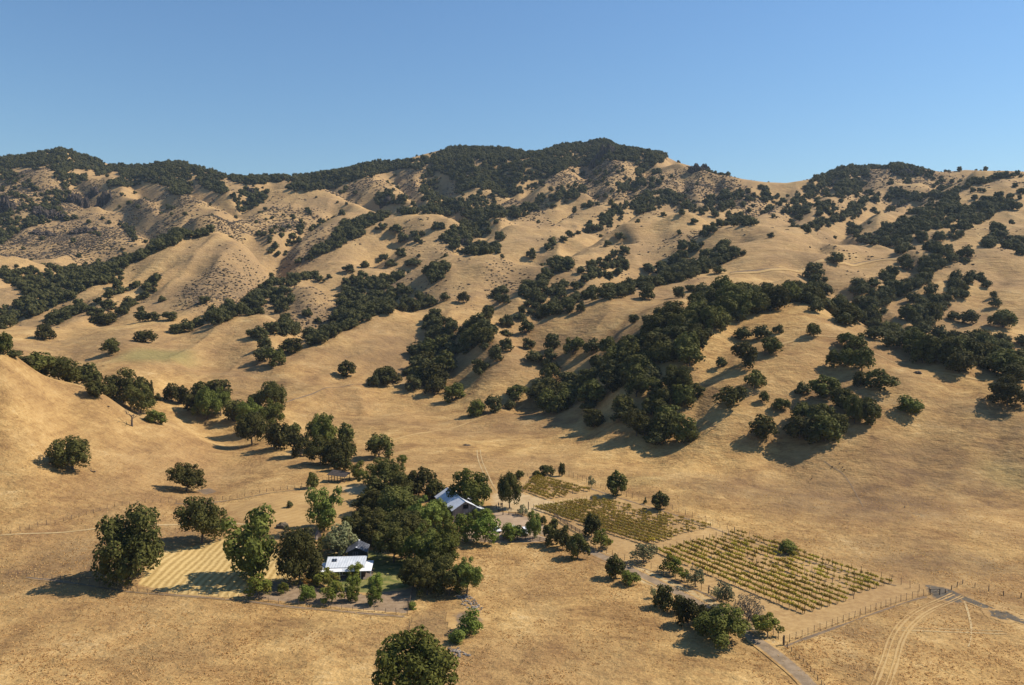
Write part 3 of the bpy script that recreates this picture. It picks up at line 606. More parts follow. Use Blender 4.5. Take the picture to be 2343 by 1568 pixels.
strip("dry_verge", [('', 2118, 1366), ('', 2060, 1383), ('', 1990, 1408), ('', 1900, 1441), ('', 1840, 1463), ('', 1796, 1480)], .8, M_CUT, .09, 1.0, wob=.6)
strip("dry_verge", [('', 1350, 1118), ('', 1440, 1148), ('', 1530, 1174), ('', 1620, 1205), ('', 1700, 1234), ('', 1800, 1270), ('', 1930, 1309), ('', 2050, 1341)], .9, M_CUT, .09, 1.2, wob=.7)
strip("dry_verge", [('', 1360, 1258), ('', 1430, 1288), ('', 1500, 1310), ('', 1560, 1338), ('', 1620, 1362), ('', 1700, 1402), ('', 1745, 1436)], .7, M_CUT, .10, 1.0, wob=.6)
strip("dry_verge", [('', 60, 1322), ('', 250, 1349), ('', 470, 1367), ('', 700, 1393), ('', 925, 1412)], .8, M_CUT, .10, 1.0, wob=.6)
strip("dry_verge", [('', 400, 1152), ('', 520, 1146), ('', 600, 1132), ('', 690, 1120)], .8, M_CUT, .09, 1.2, wob=.6)
area("brush_patch", [('', 1045, 1405), ('', 1075, 1400), ('', 1100, 1420), ('', 1080, 1440), ('', 1050, 1430)], M_CUT, .07, .8, 2.5)
area("reddish_brush", [('', 450, 1122), ('', 480, 1118), ('', 495, 1126), ('', 470, 1132)], M_CUT, .07, .8, 1.6)
# ------------------------------------------------------------------ trees
RNG = np.random.RandomState(5)
def unit(v): return v / (np.linalg.norm(v, axis=-1, keepdims=True) + 1e-9)
_ico = None
def ico():
    global _ico
    if _ico is None:
        bm = bmesh.new(); bmesh.ops.create_icosphere(bm, subdivisions=1, radius=1.0)
        _ico = (np.array([v.co[:] for v in bm.verts]), np.array([[v.index for v in f.verts] for f in bm.faces])); bm.free()
    return _ico
def crown(seed, nl, nc, card, z0=.2, core=.74, shape='round', rl=(.12, .2), flat=.0):
    """crown in a unit box: lobes of leaf clumps -> verts, quads (a core triangle is stored as a quad with a split edge)"""
    r = np.random.RandomState(seed); lob = []
    tries = 0
    while len(lob) < nl and tries < nl * 60:
        tries += 1; R = r.uniform(*rl); d = unit(r.normal(size=3))
        if shape == 'umbrella': d[2] = abs(d[2]) * .75 - .12
        elif shape == 'tall': d[2] *= 1.0
        else:
            if d[2] < -.45: d[2] = -d[2] * .5
        rad = r.uniform(.62, 1.0) if r.rand() < .78 else r.uniform(.0, .5)
        zc = z0 + (1 - z0) * .5; hz = (1 - z0) * .5
        if shape == 'umbrella': zc = z0 + (1 - z0) * .42; hz = (1 - z0) * .55
        if shape == 'cone': k = r.rand(); d2 = unit(r.normal(size=2)); c = np.array([d2[0] * .34 * (1 - k * .85), d2[1] * .34 * (1 - k * .85), z0 + R + (1 - z0 - 2 * R) * k])
        else: c = np.array([d[0] * (.5 - R) * rad, d[1] * (.5 - R) * rad, zc + d[2] * (hz - R * .85) * rad])
        if all(np.linalg.norm(c - l[0]) > .55 * min(R, l[1]) for l in lob): lob.append((c, R))
    cs = np.array([l[0] for l in lob]); rs = np.array([l[1] for l in lob]); w = rs ** 2; w /= w.sum()
    # skip clumps buried in other lobes
    k = r.choice(len(lob), int(nc * 1.9), p=w); n = unit(r.normal(size=(len(k), 3))); n[:, 2] = np.where(r.rand(len(k)) < .3, np.abs(n[:, 2]), n[:, 2])
    sc = r.uniform(.78, 1.08, len(k)); P = cs[k] + n * (rs[k] * sc)[:, None] * np.array([1, 1, .85])
    dd = np.linalg.norm(P[:, None] - cs[None], axis=2) / rs[None]; dd[np.arange(len(k)), k] = 9
    keep = np.nonzero(dd.min(1) > .8)[0][:nc]; P = P[keep]; n = n[keep]
    n = unit(n + r.normal(size=n.shape) * .55 + np.array([0, 0, .25])); a = unit(np.cross(n, r.normal(size=n.shape))); b = np.cross(n, a)
    s = card * r.uniform(.6, 1.35, len(P))[:, None]; j = lambda: r.uniform(.7, 1.25, (len(P), 1))
    q = np.stack([P - a * s * j() - b * s * j() * .6, P + a * s * j() * .7 - b * s * j(), P + a * s * j() + b * s * j() * .7, P - a * s * j() * .6 + b * s * j()], 1)
    # stretch the clumps so that the crown fills its box
    lo = np.quantile(P, .004, axis=0); hi = np.quantile(P, .996, axis=0); tgt0 = np.array([-.5, -.5, z0]); tgt1 = np.array([.5, .5, 1.]); sc_ = (tgt1 - tgt0) / (hi - lo)
    remap = lambda A: (A - lo) * sc_ + tgt0
    q = (q - P[:, None]) + remap(P)[:, None]
    V = [q.reshape(-1, 3)]; F = [np.arange(len(P) * 4).reshape(-1, 4)]; off = len(P) * 4
    if core:
        iv, itf = ico()
        for c, R in lob:
            jit = 1 + r.uniform(-.22, .22, (len(iv), 1)); V.append(remap(c + iv * jit * R * core * np.array([1, 1, .85])))
            F.append(np.concatenate([itf, itf[:, :1]], 1) + off); off += len(iv)
    return np.concatenate(V), np.concatenate(F), [(remap(c), R) for c, R in lob]
def fix_core(F):
    """(quads, tris) out of a mixed face table"""
    t = F[:, 0] == F[:, 3]; return F[~t], F[t][:, :3]
def mesh_mixed(name, V, F, mat, mats=None, midx=None, smooth_tris=False):
    me = bpy.data.meshes.new(name); q = F[:, 0] != F[:, 3]
    tot = np.where(q, 4, 3).astype(np.int32); start = np.concatenate([[0], np.cumsum(tot)[:-1]]).astype(np.int32)
    li = F.ravel()[np.stack([np.ones(len(F), bool)] * 3 + [q], 1).ravel()].astype(np.int32)
    me.vertices.add(len(V)); me.vertices.foreach_set('co', V.astype(np.float32).ravel())
    me.loops.add(len(li)); me.loops.foreach_set('vertex_index', li)
    me.polygons.add(len(F)); me.polygons.foreach_set('loop_start', start)
    try: me.polygons.foreach_set('loop_total', tot)
    except Exception: pass
    me.update(calc_edges=True)
    for m in (mats or [mat]): me.materials.append(m)
    if midx is not None: me.polygons.foreach_set('material_index', midx.astype(np.int32))
    return me
def trunk(seed, lob, z0, thick=.035, nlimb=6, sides=6):
    r = random.Random(seed); m = MB(); fork = z0 + .10
    lean = (r.uniform(-.03, .03), r.uniform(-.03, .03))
    m.tube([(0, 0, -.06), (0, 0, .01), (lean[0] * .5, lean[1] * .5, fork * .55), (lean[0], lean[1], fork)], [thick * 1.5, thick * 1.15, thick * .85, thick * .8], sides)
    pick = sorted(lob, key=lambda l: -l[1])[:nlimb]
    for c, R in pick:
        st = (lean[0], lean[1], fork - .03); mid = [(st[i] + c[i]) * .5 + r.uniform(-.03, .03) for i in range(3)]
        m.tube([st, mid, tuple(c)], [thick * .55, thick * .36, thick * .14], max(4, sides - 2), False)
    return m
def tri_table(mb):
    out = []
    for f in mb.f:
        if len(f) == 4: out.append(f)
        elif len(f) == 3: out.append((*f, f[0]))
        else:
            for i in range(1, len(f) - 1): out.append((f[0], f[i], f[i + 1], f[0]))
    return np.array(out)
class Proto: pass
def proto(seed, mat, nl, nc, card, z0, core, shape, rl, thick=.035, joined=False, nlimb=6):
    p = Proto(); V, F, lob = crown(seed, nl, nc, card, z0, core, shape, rl); t = trunk(seed, lob, z0, thick, nlimb, 4 if joined else 7)
    p.V, p.F = V, F; tv = np.array(t.v); tf = tri_table(t) + len(V)
    p.joined = joined
    p.V2 = np.concatenate([V, tv]); p.F2 = np.concatenate([F, tf]); p.mi = np.concatenate([np.zeros(len(F)), np.ones(len(tf))])
    if joined: p.mesh = mesh_mixed('tree', p.V2, p.F2, None, [mat, M_BARK], p.mi)
    else: p.cm = mesh_mixed('crown', V, F, mat); p.tm = t.mesh('trunk', M_BARK, True)
    return p
SH = ['round', 'umbrella', 'round', 'round', 'umbrella', 'tall']
def near_oaks(mat, s0, n=4, nc=4600, card=.0175): return [proto(s0 + i, mat, 34 + 4 * i, nc, card, [.09, .15, .07, .12, .10][i % 5], .56, SH[i % 6], (.065, .150), .026) for i in range(n)]
PR = {
 'oakN': near_oaks(M_OAK, 100, 5), 'gN': near_oaks(M_OAKG, 200, 4),
 'oakM': [proto(300 + i, M_OAK, 20 + 2 * i, 1050, .036, [.03, .09, .02, .05, .1, .02][i], .6, SH[i], (.09, .18), .028) for i in range(7 - 1)],
 'oakS': [proto(400 + i, M_FAROAK, 11 + i, 330, .055, [.0, .05, .0, .02, .04][i], .64, SH[i], (.13, .22), .03, True, 3) for i in range(5)],
 'tallN': [proto(500 + i, M_OAKG, 30, 2800, .021, .05, .55, 'tall', (.07, .15), .026) for i in range(2)],
 'open': [proto(520 + i, M_OLIVE, 17, 900, .030, .20, .3, 'round', (.08, .15), .030, nlimb=14) for i in range(3)],
 'opak': [proto(530 + i, M_OAK, 19, 900, .038, .12, .4, 'umbrella', (.08, .15), .026, nlimb=14) for i in range(3)],
 'fruit': [proto(540 + i, M_WALNUT, 17, 1200, .030, .12, .5, 'round', (.09, .17), .022) for i in range(3)],
 'fresh': [proto(560 + i, M_FRESH, 19, 1500, .028, .10, .55, 'round', (.09, .17), .024) for i in range(3)],
 'red': [proto(580, M_RED, 12, 900, .030, .14, .5, 'round', (.11, .18), .022)],
 'grey': [proto(600 + i, M_GREY, 24, 1500, .018, .10, .0, 'round', (.10, .18), .026, nlimb=22) for i in range(2)],
 'willow': [proto(620, M_OLIVE, 24, 2600, .022, .03, .5, 'round', (.09, .17), .024)],
 'bush': [proto(640 + i, M_OAKG, 16, 1000, .034, -.08, .66, 'round', (.12, .22), .02) for i in range(2)],
 'loose': [proto(660 + i, M_FRESH, 20, 1600, .025, -.05, .5, 'round', (.10, .18), .02) for i in range(2)],
 'cone': [proto(680, M_OAK, 12, 600, .045, .0, .6, 'cone', (.14, .2), .02)],
}
TREES = []      # dicts: x,y,z,W,H, pix height, kind, label, group, name, cat
def add_tree(reg, X, Yb, W, H, kind='oak', label=None, group=None, dmin=0.0, name='oak_tree', cat='oak tree', force=False, rz=None):
    u, v = px(reg, X, Yb); w = pxs(reg, W); h = pxs(reg, H)
    x, y, z = hit(u, v, dmin); t, kt = ray(u, v - h); ztop = CAM_H + float(kt) * y
    Hm = max(1.2, (ztop - z)); Wm = w * y / FPX * (1.3 if kind in ('fruit', 'fresh', 'red', 'open') and h < 60 else 1.14 if kind in ('fruit', 'fresh', 'tall') else 1.0); Hm *= 1.12 if kind in ('fruit', 'fresh', 'red', 'open') and h < 60 else 1.0
    if h > w * .35: Hm = max(Hm, .45 * Wm) if kind != 'bush' else max(Hm * .92, .4 * Wm)
    TREES.append(dict(x=x, y=y, z=z, W=Wm, H=Hm, ph=max(h, w * .8), kind=kind, label=label, group=group, name=name, cat=cat, force=force, rz=rz))

exec_data = None
# ---- trees read off the photograph: crop, x, y of the foot, width, height, kind, label
G1 = "big trees round the farm buildings"
def nears(lst, group=None, name='oak_tree', cat='oak tree', dmin=0.0):
    for e in lst:
        add_tree(*e[:5], kind=e[5], label=e[6], group=group, name=name, cat=cat, force=True, dmin=e[7] if len(e) > 7 else dmin)
nears([
 ('d8', 1400, 1400, 740, 800, 'oak', "huge dark oak standing at the left edge of the striped hay field"),
 ('d1', 1240, 705, 480, 490, 'oak', "round dark oak at the top of the striped hay field"),
 ('d1', 1790, 1090, 560, 720, 'tall', "tall two-stemmed tree between hay field and white-roofed house"),
 ('d1', 2285, 1150, 480, 600, 'oak', "broad dark oak just left of the white-roofed house"),
 ('d8', 2010, 415, 360, 300, 'oak', "spreading oak on left slope beside a patch of reddish brush"),
 ('D', 490, 882, 265, 222, 'oak', "broken-crowned oak highest on the bare left slope with a fallen limb"),
 ('d2', 310, 800, 330, 470, 'tall', "twin-headed bushy tree on the stubble field behind the grey willow"),
 ('d7', 1190, 1760, 860, 800, 'green', "large leafy oak cut off by the bottom edge of the picture"),
 ('d3', 905, 658, 250, 385, 'oak', "upright dark oak with bare trunk beside the people near the yard"),
 ('d2', 1900, 570, 470, 420, 'green', "wide green oak directly behind the metal-roofed barn"),
 ('d3', 2065, 522, 220, 260, 'oak', "lone oak outside the deer fence beyond the small vineyard block"),
 ('d4', 285, 345, 180, 190, 'oak', "rounded oak on the fence line above the middle vineyard block"),
 ('E', 272, 803, 190, 160, 'oak', "umbrella-shaped oak at the edge of the golden field past the creek"),
 ('E', 57, 258, 115, 110, 'oak', "small lone oak on the bare golden slope left of the long tree band"),
 ('F', 1595, 505, 180, 130, 'bush', "solitary round oak on the large right-hand slope"),
 ('F', 2230, 455, 250, 205, 'oak', "open-limbed oak at the right edge of the picture"),
 ('F', 1740, 150, 190, 180, 'oak', "oak on the crest of the right-hand hill above a shadow patch"),
 ('F', 580, 670, 190, 155, 'oak', "oak at the left foot of the right-hand slope grove"),
 ('F', 465, 195, 180, 175, 'oak', "large round oak below two others on the right-hand hill"),
 ('F', 640, 100, 150, 115, 'oak', "dense round oak just right of the largest of its hillside trio"),
 ('F', 305, 192, 80, 70, 'oak', "small pale oak at the left of the hillside trio"),
 ('F', 525, 335, 150, 125, 'opak', "thin open oak with a dead branch on the right-hand hill"),
 ('F', 355, 465, 210, 145, 'opak', "wide many-stemmed oak with pale trunks on the right-hand hill"),
 ('F', 590, 432, 65, 80, 'oak', "slim young tree between two spreading oaks on the right-hand hill"),
 ('F', 700, 480, 120, 80, 'oak', "low flat oak left of the main right-hand grove"),
 ('F', 120, 402, 130, 100, 'oak', "oak at the right fringe of the wood above the vineyard"),
 ('F', 1375, 350, 220, 145, 'opak', "spreading oak at the upper right of the right-hand grove"),
 ('F', 1230, 320, 90, 100, 'oak', "narrow oak beside the spreading one at the top of the grove"),
 ('C', 925, 1392, 100, 92, 'oak', "ball-shaped oak alone on the rounded hilltop"),
 ('C', 635, 725, 56, 36, 'oak', "tiny wind-leaning oak alone on the high smooth hill"),
 ('B', 840, 1165, 80, 78, 'oak', "lone oak in the middle of the broad central slope"),
 ('B', 1000, 1292, 100, 112, 'oak', "tall dark oak just above the long central tree band"),
 ('A', 755, 1510, 130, 105, 'green', "bright green oak alone on the left-hand meadow"),
 ('A', 305, 1410, 130, 102, 'oak', "oak standing at the far left of the upper meadow"),
 ('A', 975, 1432, 140, 85, 'oak', "flat-topped oak at the foot of the dome-shaped hill"),
 ('A', 28, 1512, 112, 150, 'oak', "dark oak cut by the left edge of the picture"),
], None)
nears([
 ('d2', 980, 330, 380, 300, 'oak', "uppermost dark oak of the farm grove"),
 ('d2', 1150, 110, 100, 120, 'tall', "narrow treetop poking above the farm grove"),
 ('d2', 1330, 430, 340, 290, 'oak', "oak of the farm grove rising behind its centre"),
 ('d2', 1500, 460, 250, 210, 'green', "oak of the farm grove whose top stands left of the barn ridge"),
 ('d2', 830, 640, 390, 280, 'oak', "oak with shaggy branches at the left edge of the farm grove"),
 ('d2', 800, 930, 430, 350, 'oak', "dark oak behind the small dark house"),
 ('d2', 1100, 720, 460, 380, 'oak', "massive oak in the middle of the farm grove"),
 ('d2', 1380, 820, 430, 370, 'green', "broad oak in the farm grove left of the barn's grey roof"),
 ('d2', 1530, 760, 240, 300, 'green', "lighter green tree touching the barn roof from the left"),
 ('d2', 1060, 1150, 480, 430, 'oak', "dark oak shading the lawn beside the small dark house"),
 ('d2', 1360, 1190, 480, 430, 'green', "large oak of the farm grove right of the lawn"),
 ('d2', 1560, 1230, 420, 410, 'green', "olive-tinged tree on the field side of the farm grove"),
 ('d2', 1560, 1430, 380, 360, 'oak', "lowest dark tree on the field side of the farm grove"),
 ('d2', 1420, 1500, 330, 330, 'oak', "shaded tree at the bottom end of the farm grove by the fence"),
 ('d2', 900, 480, 330, 260, 'oak', "dark oak filling the farm grove above its shaggy left edge"),
 ('d2', 1130, 480, 380, 300, 'oak', "oak high in the farm grove right under the uppermost one"),
 ('d2', 1200, 980, 430, 380, 'oak', "dark oak at the heart of the farm grove"),
 ('d2', 960, 900, 360, 330, 'oak', "oak between the dark house and the farm grove's heart"),
 ('d2', 1280, 1420, 330, 330, 'oak', "shaded oak at the right end of the lawn"),
 ('d2', 1620, 1010, 300, 330, 'green', "olive-tinged oak of the farm grove facing the barn yard"),
], G1)
nears([
 ('d2', 1850, 1480, 330, 385, 'green', "tree with pointed top at the lower right tip of the farm grove"),
 ('d2', 1660, 1500, 270, 290, 'green', "leafy tree between pointed tree and creek bed"),
 ('d2', 740, 310, 120, 150, 'tall', "small dark conical tree beside the open shed"),
 ('d2', 590, 790, 170, 140, 'oak', "small oak left of the farm grove on the stubble field edge"),
 ('s', 1500, 560, 420, 420, 'green', "leafy tree rising right behind the open shed's roof"),
 ('s', 1900, 760, 330, 420, 'tall', "slim dark tree at the shed's right end"),
 ('d2', 185, 345, 130, 165, 'oak', "young thin oak at the end of the upper pasture fence"),
 ('d1', 2190, 322, 70, 75, 'oak', "tiny tree alone on the stubble field"),
], None)
nears([
 ('d3', 180, 800, 200, 160, 'fresh', "light green tree below the barn's left eave"),
 ('d3', 430, 1010, 220, 290, 'fresh', "bright green tree in front of the barn door"),
 ('d3', 640, 1030, 280, 300, 'fresh', "wide bright green tree in front of the barn, beside the parked car"),
 ('d3', 640, 800, 150, 130, 'fresh', "small green tree hiding the barn's right corner"),
 ('d3', 530, 770, 110, 100, 'fresh', "small tree against the barn's front wall"),
 ('d3', 925, 1000, 195, 165, 'fresh', "low tree in front of the half-hidden white pickup"),
 ('d3', 1170, 990, 175, 310, 'green', "tall green tree right of the white van"),
 ('d3', 1045, 735, 110, 115, 'olive', "grey-green tree beside the gate post of the yard"),
 ('d3', 1265, 835, 80, 95, 'green', "small round tree at the start of the vineyard lane"),
 ('d3', 1385, 860, 110, 85, 'green', "dark clipped tree against the board fence"),
 ('d3', 1355, 1050, 180, 215, 'oak', "dark tree first in the clump along the farm road"),
 ('d3', 1480, 1095, 170, 225, 'green', "tree in the middle of the clump along the farm road"),
 ('d3', 1640, 1198, 225, 265, 'green', "broad tree with a bare trunk ending the clump along the farm road"),
 ('d3', 1510, 905, 60, 70, 'green', "little tree peeping over the clump along the farm road"),
 ('d3', 1785, 975, 195, 255, 'oak', "dark tree at the vineyard corner where the road bends"),
 ('d3', 1885, 1092, 175, 185, 'fruit', "yellow-green tree leaning under the dark vineyard corner tree"),
 ('d3', 1010, 345, 100, 95, 'green', "pale tree behind the upright oak at the small vineyard block"),
 ('d3', 1200, 320, 95, 68, 'green', "low tree at the top left of the small vineyard block"),
 ('d3', 1310, 302, 165, 105, 'green', "loose-crowned tree at the top of the small vineyard block"),
 ('d3', 1470, 312, 72, 148, 'oak', "columnar dark tree at the top corner of the small vineyard block"),
 ('d3', 1785, 432, 80, 125, 'olive', "slim greyish tree on the deer fence line"),
 ('d3', 2045, 1412, 215, 245, 'green', "dark green tree on the field side of the gravel road"),
 ('d3', 2195, 1482, 160, 140, 'fresh', "sapling beside the dark green tree by the gravel road"),
 ('d6', 675, 628, 80, 120, 'olive', "thin sapling at the head of the roadside row"),
 ('d6', 790, 735, 230, 235, 'green', "first full tree of the roadside row"),
 ('d6', 960, 790, 190, 200, 'oak', "second tree of the roadside row, partly hidden"),
 ('d6', 1050, 925, 270, 280, 'green', "dark green tree in the middle of the roadside row"),
 ('d6', 1200, 900, 170, 200, 'green', "upper tree of the roadside row next to the lane"),
 ('d6', 1265, 1010, 270, 280, 'green', "leafy tree left of the roadside row's biggest one"),
 ('d6', 1400, 1118, 600, 400, 'green', "biggest tree of the roadside row with a low spreading crown"),
 ('d6', 1910, 1052, 245, 225, 'fruit', "rounded yellow-green tree beside the fence corner post"),
], None, 'tree', 'tree')
nears([
 ('d4', 105, 920, 210, 195, 'open', "wide grey-green lane tree opposite the gap between vine blocks"),
 ('d4', 385, 1035, 195, 185, 'fruit', "green lane tree second along the lower vineyard fence"),
 ('d4', 540, 1118, 115, 135, 'fruit', "small lane tree third along the lower vineyard fence"),
 ('d4', 665, 1182, 145, 205, 'open', "leaning lane tree fourth along the lower vineyard fence"),
 ('d4', 892, 1322, 90, 140, 'open', "small bent lane tree just below the wooden gate"),
 ('d4', 995, 1392, 165, 235, 'open', "upright lane tree just below the wooden gate"),
 ('d4', 1230, 1555, 320, 290, 'grey', "nearly leafless grey tree behind the biggest roadside tree"),
 ('d6', 1800, 968, 190, 215, 'grey', "nearly leafless smaller tree left of the rounded yellow-green one"),
], "small trees along the vineyard lane", 'orchard_tree', 'orchard tree')
nears([
 ('d1', 1850, 1292, 215, 220, 'fruit', "rounded yellow-green shrub tree at the left of the garden"),
 ('d1', 2118, 1252, 95, 115, 'fruit', "tiny sapling second from left in the garden"),
 ('d7', 30, 662, 145, 155, 'fresh', "blue-green garden tree near the fence, below a reddish one"),
 ('d7', 45, 510, 80, 85, 'red', "small reddish-orange garden tree"),
 ('d7', 262, 505, 240, 170, 'fruit', "wide garden tree in front of the white roof's left part"),
 ('d7', 298, 680, 195, 195, 'fruit', "yellowish garden tree nearest the middle of the garden fence"),
 ('d7', 525, 660, 130, 145, 'fresh', "neat round garden tree with a clear stem"),
 ('d7', 540, 420, 135, 160, 'fruit', "garden tree hiding the white roof's edge"),
 ('d7', 528, 532, 125, 130, 'fresh', "dark green garden tree just below the roof"),
 ('d7', 768, 702, 140, 170, 'fresh', "garden tree last on the right of the soil bed"),
 ('d7', 780, 502, 120, 125, 'fresh', "thin young tree on the lawn beside the terrace"),
 ('d7', 110, 440, 200, 160, 'oak', "dark shrub tree at the left corner of the white-roofed house"),
], "small trees in the house garden", 'garden_tree', 'garden tree')
nears([
 ('d7', 1785, 1005, 290, 260, 'loose', "feathery yellow-green bush beside the creek stones"),
 ('d7', 1650, 1095, 190, 150, 'bush', "dark bush below the feathery creek bush"),
 ('d7', 1170, 745, 100, 85, 'bush', "green bush at the garden fence corner"),
 ('d4', 1665, 810, 215, 145, 'bush', "dark round bush against the upper vineyard fence"),
 ('d4', 120, 282, 42, 68, 'cone', "little pointed bush outside the upper vineyard fence"),
 ('D', 1050, 567, 140, 98, 'bush', "rounded shrub oak on the crest right of the dead tree"),
 ('d2', 310, 1010, 90, 150, 'fruit', "yellow-green shrub between broad oak and grey willow"),
], None, 'bush', 'bush')
nears([('d2', 470, 1070, 390, 340, 'willow', "grey-green willow-like tree behind the small dark house")], None, 'willow_tree', 'tree')
# creek line and upper left (labels run along the creek)
cr = [
 ('D', 95, 160, 120, 60, 'oak', 345), ('D', 170, 200, 110, 85, 'oak', 360), ('D', 265, 240, 190, 150, 'oak', 372), ('D', 400, 300, 240, 180, 'oak', 385), ('D', 480, 320, 120, 120, 'oak', 392), ('D', 590, 330, 180, 165, 'green', 395),
 ('D', 650, 392, 150, 112, 'oak', 0), ('D', 840, 430, 260, 230, 'oak', 385), ('D', 950, 500, 190, 190, 'oak', 385), ('D', 1010, 420, 65, 140, 'green', 400), ('D', 1060, 415, 52, 52, 'oak', 0),
 ('D', 1160, 425, 105, 125, 'green', 0), ('D', 1235, 440, 100, 120, 'green', 0), ('D', 1350, 430, 120, 140, 'oak', 0), ('D', 1450, 430, 220, 150, 'oak', 0), ('D', 1330, 500, 160, 150, 'green', 0),
 ('D', 1400, 545, 190, 220, 'green', 0), ('D', 1490, 520, 150, 190, 'green', 0), ('D', 1590, 560, 150, 150, 'green', 0), ('D', 1830, 490, 210, 200, 'oak', 0), ('D', 1710, 500, 110, 125, 'oak', 0),
 ('D', 1690, 620, 210, 220, 'green', 0), ('D', 1830, 600, 190, 190, 'green', 0), ('D', 1700, 715, 210, 220, 'oak', 0), ('D', 1880, 745, 180, 180, 'green', 0), ('D', 1965, 700, 120, 130, 'green', 0),
 ('D', 2030, 795, 150, 160, 'oak', 0), ('D', 2130, 700, 130, 190, 'green', 0), ('D', 2190, 760, 200, 250, 'green', 0), ('D', 2160, 850, 190, 200, 'oak', 0), ('D', 2260, 860, 160, 190, 'oak', 0), ('D', 2330, 740, 130, 170, 'green', 0), ('D', 2340, 850, 120, 180, 'green', 0),
]
ORD = ['first', 'second', 'third', 'fourth', 'fifth', 'sixth', 'seventh', 'eighth', 'ninth', 'tenth', 'eleventh', 'twelfth', 'thirteenth', 'fourteenth', 'fifteenth', 'sixteenth', 'seventeenth', 'eighteenth', 'nineteenth', 'twentieth']
def ordinal(i, n):
    if i == 0: return 'leftmost'
    if i == n - 1: return 'rightmost'
    return (ORD[i] if i < 20 else '%dst' % (i + 1) if (i + 1) % 10 == 1 else '%dnd' % (i + 1) if (i + 1) % 10 == 2 else '%drd' % (i + 1) if (i + 1) % 10 == 3 else '%dth' % (i + 1)) + ' from left'
def row(lst, phrase, group, kind='oak'):
    q = sorted(lst, key=lambda e: px(e[0], e[1], 0)[0])
    for i, e in enumerate(q):
        k = e[5] if len(e) > 5 else kind; dm = e[6] if len(e) > 6 else 0
        add_tree(*e[:5], kind=k, label="%s of the %s" % (ordinal(i, len(q)), phrase), group=group, dmin=dm)
row(cr[:6], "trees rising behind the left-hand crest", "trees behind the left-hand crest")
row(cr[6:11], "oaks clustered at the crest above the dead tree", "oaks at the crest above the dead tree")
row(cr[11:19], "leafy trees in the upper creek clump", "trees in the upper creek clump")
row(cr[19:27], "leafy trees in the middle creek clump", "trees in the middle creek clump")
row(cr[27:], "tall creek trees behind the open shed", "creek trees behind the open shed")
row([('A', 960, 1292, 100, 80), ('A', 1040, 1282, 80, 60), ('A', 1145, 1282, 100, 60), ('A', 700, 1312, 165, 85), ('A', 640, 1245, 110, 60), ('A', 730, 1210, 110, 70), ('A', 905, 1070, 60, 50), ('A', 1380, 1168, 80, 50)], "low oaks scattered on the dome hill's lower flank", "low oaks on the flank of the dome hill")
row([('A', 1190, 1370, 95, 65), ('A', 1260, 1360, 100, 90), ('A', 1330, 1325, 90, 70)], "three oaks along the crest behind the meadow", "oaks along the crest behind the meadow")
row([('A', 1700, 1400, 90, 60), ('A', 1760, 1410, 110, 95), ('A', 1830, 1370, 110, 80), ('A', 1930, 1360, 110, 95), ('A', 1790, 1500, 100, 110), ('A', 1775, 1560, 110, 100), ('A', 1860, 1590, 150, 120), ('A', 1970, 1500, 170, 95)], "oaks in the clump on the golden spur edge", "oaks in the clump on the golden spur edge")
row([('B', 70, 958, 80, 55), ('B', 175, 928, 70, 50), ('B', 350, 922, 80, 55), ('B', 410, 852, 70, 60), ('B', 430, 762, 70, 80), ('B', 500, 917, 115, 58), ('B', 385, 692, 90, 60), ('B', 290, 672, 70, 50)], "round oaks dotting the hillocks left of centre", "round oaks on the hillocks left of centre")
row([('B', 1065, 632, 40, 35), ('B', 1015, 702, 40, 50), ('B', 1095, 742, 75, 62), ('B', 1300, 872, 65, 80), ('B', 1440, 780, 65, 65), ('B', 1415, 808, 60, 50), ('B', 1515, 752, 60, 42), ('B', 1562, 722, 60, 50), ('B', 1615, 700, 40, 25), ('B', 1700, 682, 90, 55), ('B', 1900, 738, 80, 52), ('B', 1925, 842, 75, 68)], "small oaks on the pale central hillside", "small oaks on the pale central hillside")
row([('B', 1130, 1392, 80, 50), ('B', 1130, 1482, 105, 85), ('B', 1265, 1362, 110, 95), ('B', 1280, 1472, 90, 75), ('B', 1435, 1480, 110, 110), ('B', 1050, 1525, 90, 85), ('B', 980, 1482, 60, 60), ('B', 1580, 1512, 140, 115), ('B', 1700, 1502, 120, 105), ('B', 1810, 1512, 130, 122), ('B', 1630, 1225, 70, 78), ('B', 1560, 1232, 60, 62)], "open oaks scattered below the central tree band", "open oaks below the central tree band")
row([('E', 955, 235, 120, 105), ('E', 1325, 155, 130, 80), ('E', 1430, 150, 90, 90), ('E', 1465, 215, 60, 60), ('E', 1400, 190, 80, 60), ('E', 1060, 150, 90, 100)], "thin oaks on the slope between the two tree bands", "thin oaks between the two tree bands")
row([('E', 930, 515, 135, 120, 'bush'), ('E', 1045, 492, 120, 110, 'oak'), ('E', 1155, 475, 80, 65, 'oak'), ('E', 1195, 415, 150, 100, 'oak')], "dense rounded oaks on the lower field edge", "rounded oaks on the lower field edge")
row([('B', 1990, 1302, 75, 62), ('B', 2080, 1142, 100, 92), ('B', 2290, 1132, 90, 80), ('C', 90, 1087, 72, 46), ('C', 160, 1082, 62, 46), ('C', 290, 967, 95, 58)], "small oaks along the golden crest right of centre", "small oaks along the golden crest")
row([('C', 1065, 897, 115, 78), ('C', 920, 1002, 130, 112), ('C', 1225, 1052, 105, 62), ('C', 1320, 1062, 90, 72), ('C', 1950, 892, 60, 36), ('C', 1940, 862, 110, 90)], "oaks on the brow of the high right-hand hill", "oaks on the brow of the high right-hand hill")
row([('C', 450, 1412, 110, 92), ('C', 580, 1402, 135, 92), ('C', 685, 1372, 80, 65)], "oaks in the row above the hillside trio", "oaks above the hillside trio")
row([('C', 2200, 1332, 160, 122), ('C', 1870, 1282, 85, 66)], "oaks on the shaded far right slope", "oaks on the shaded far right slope")
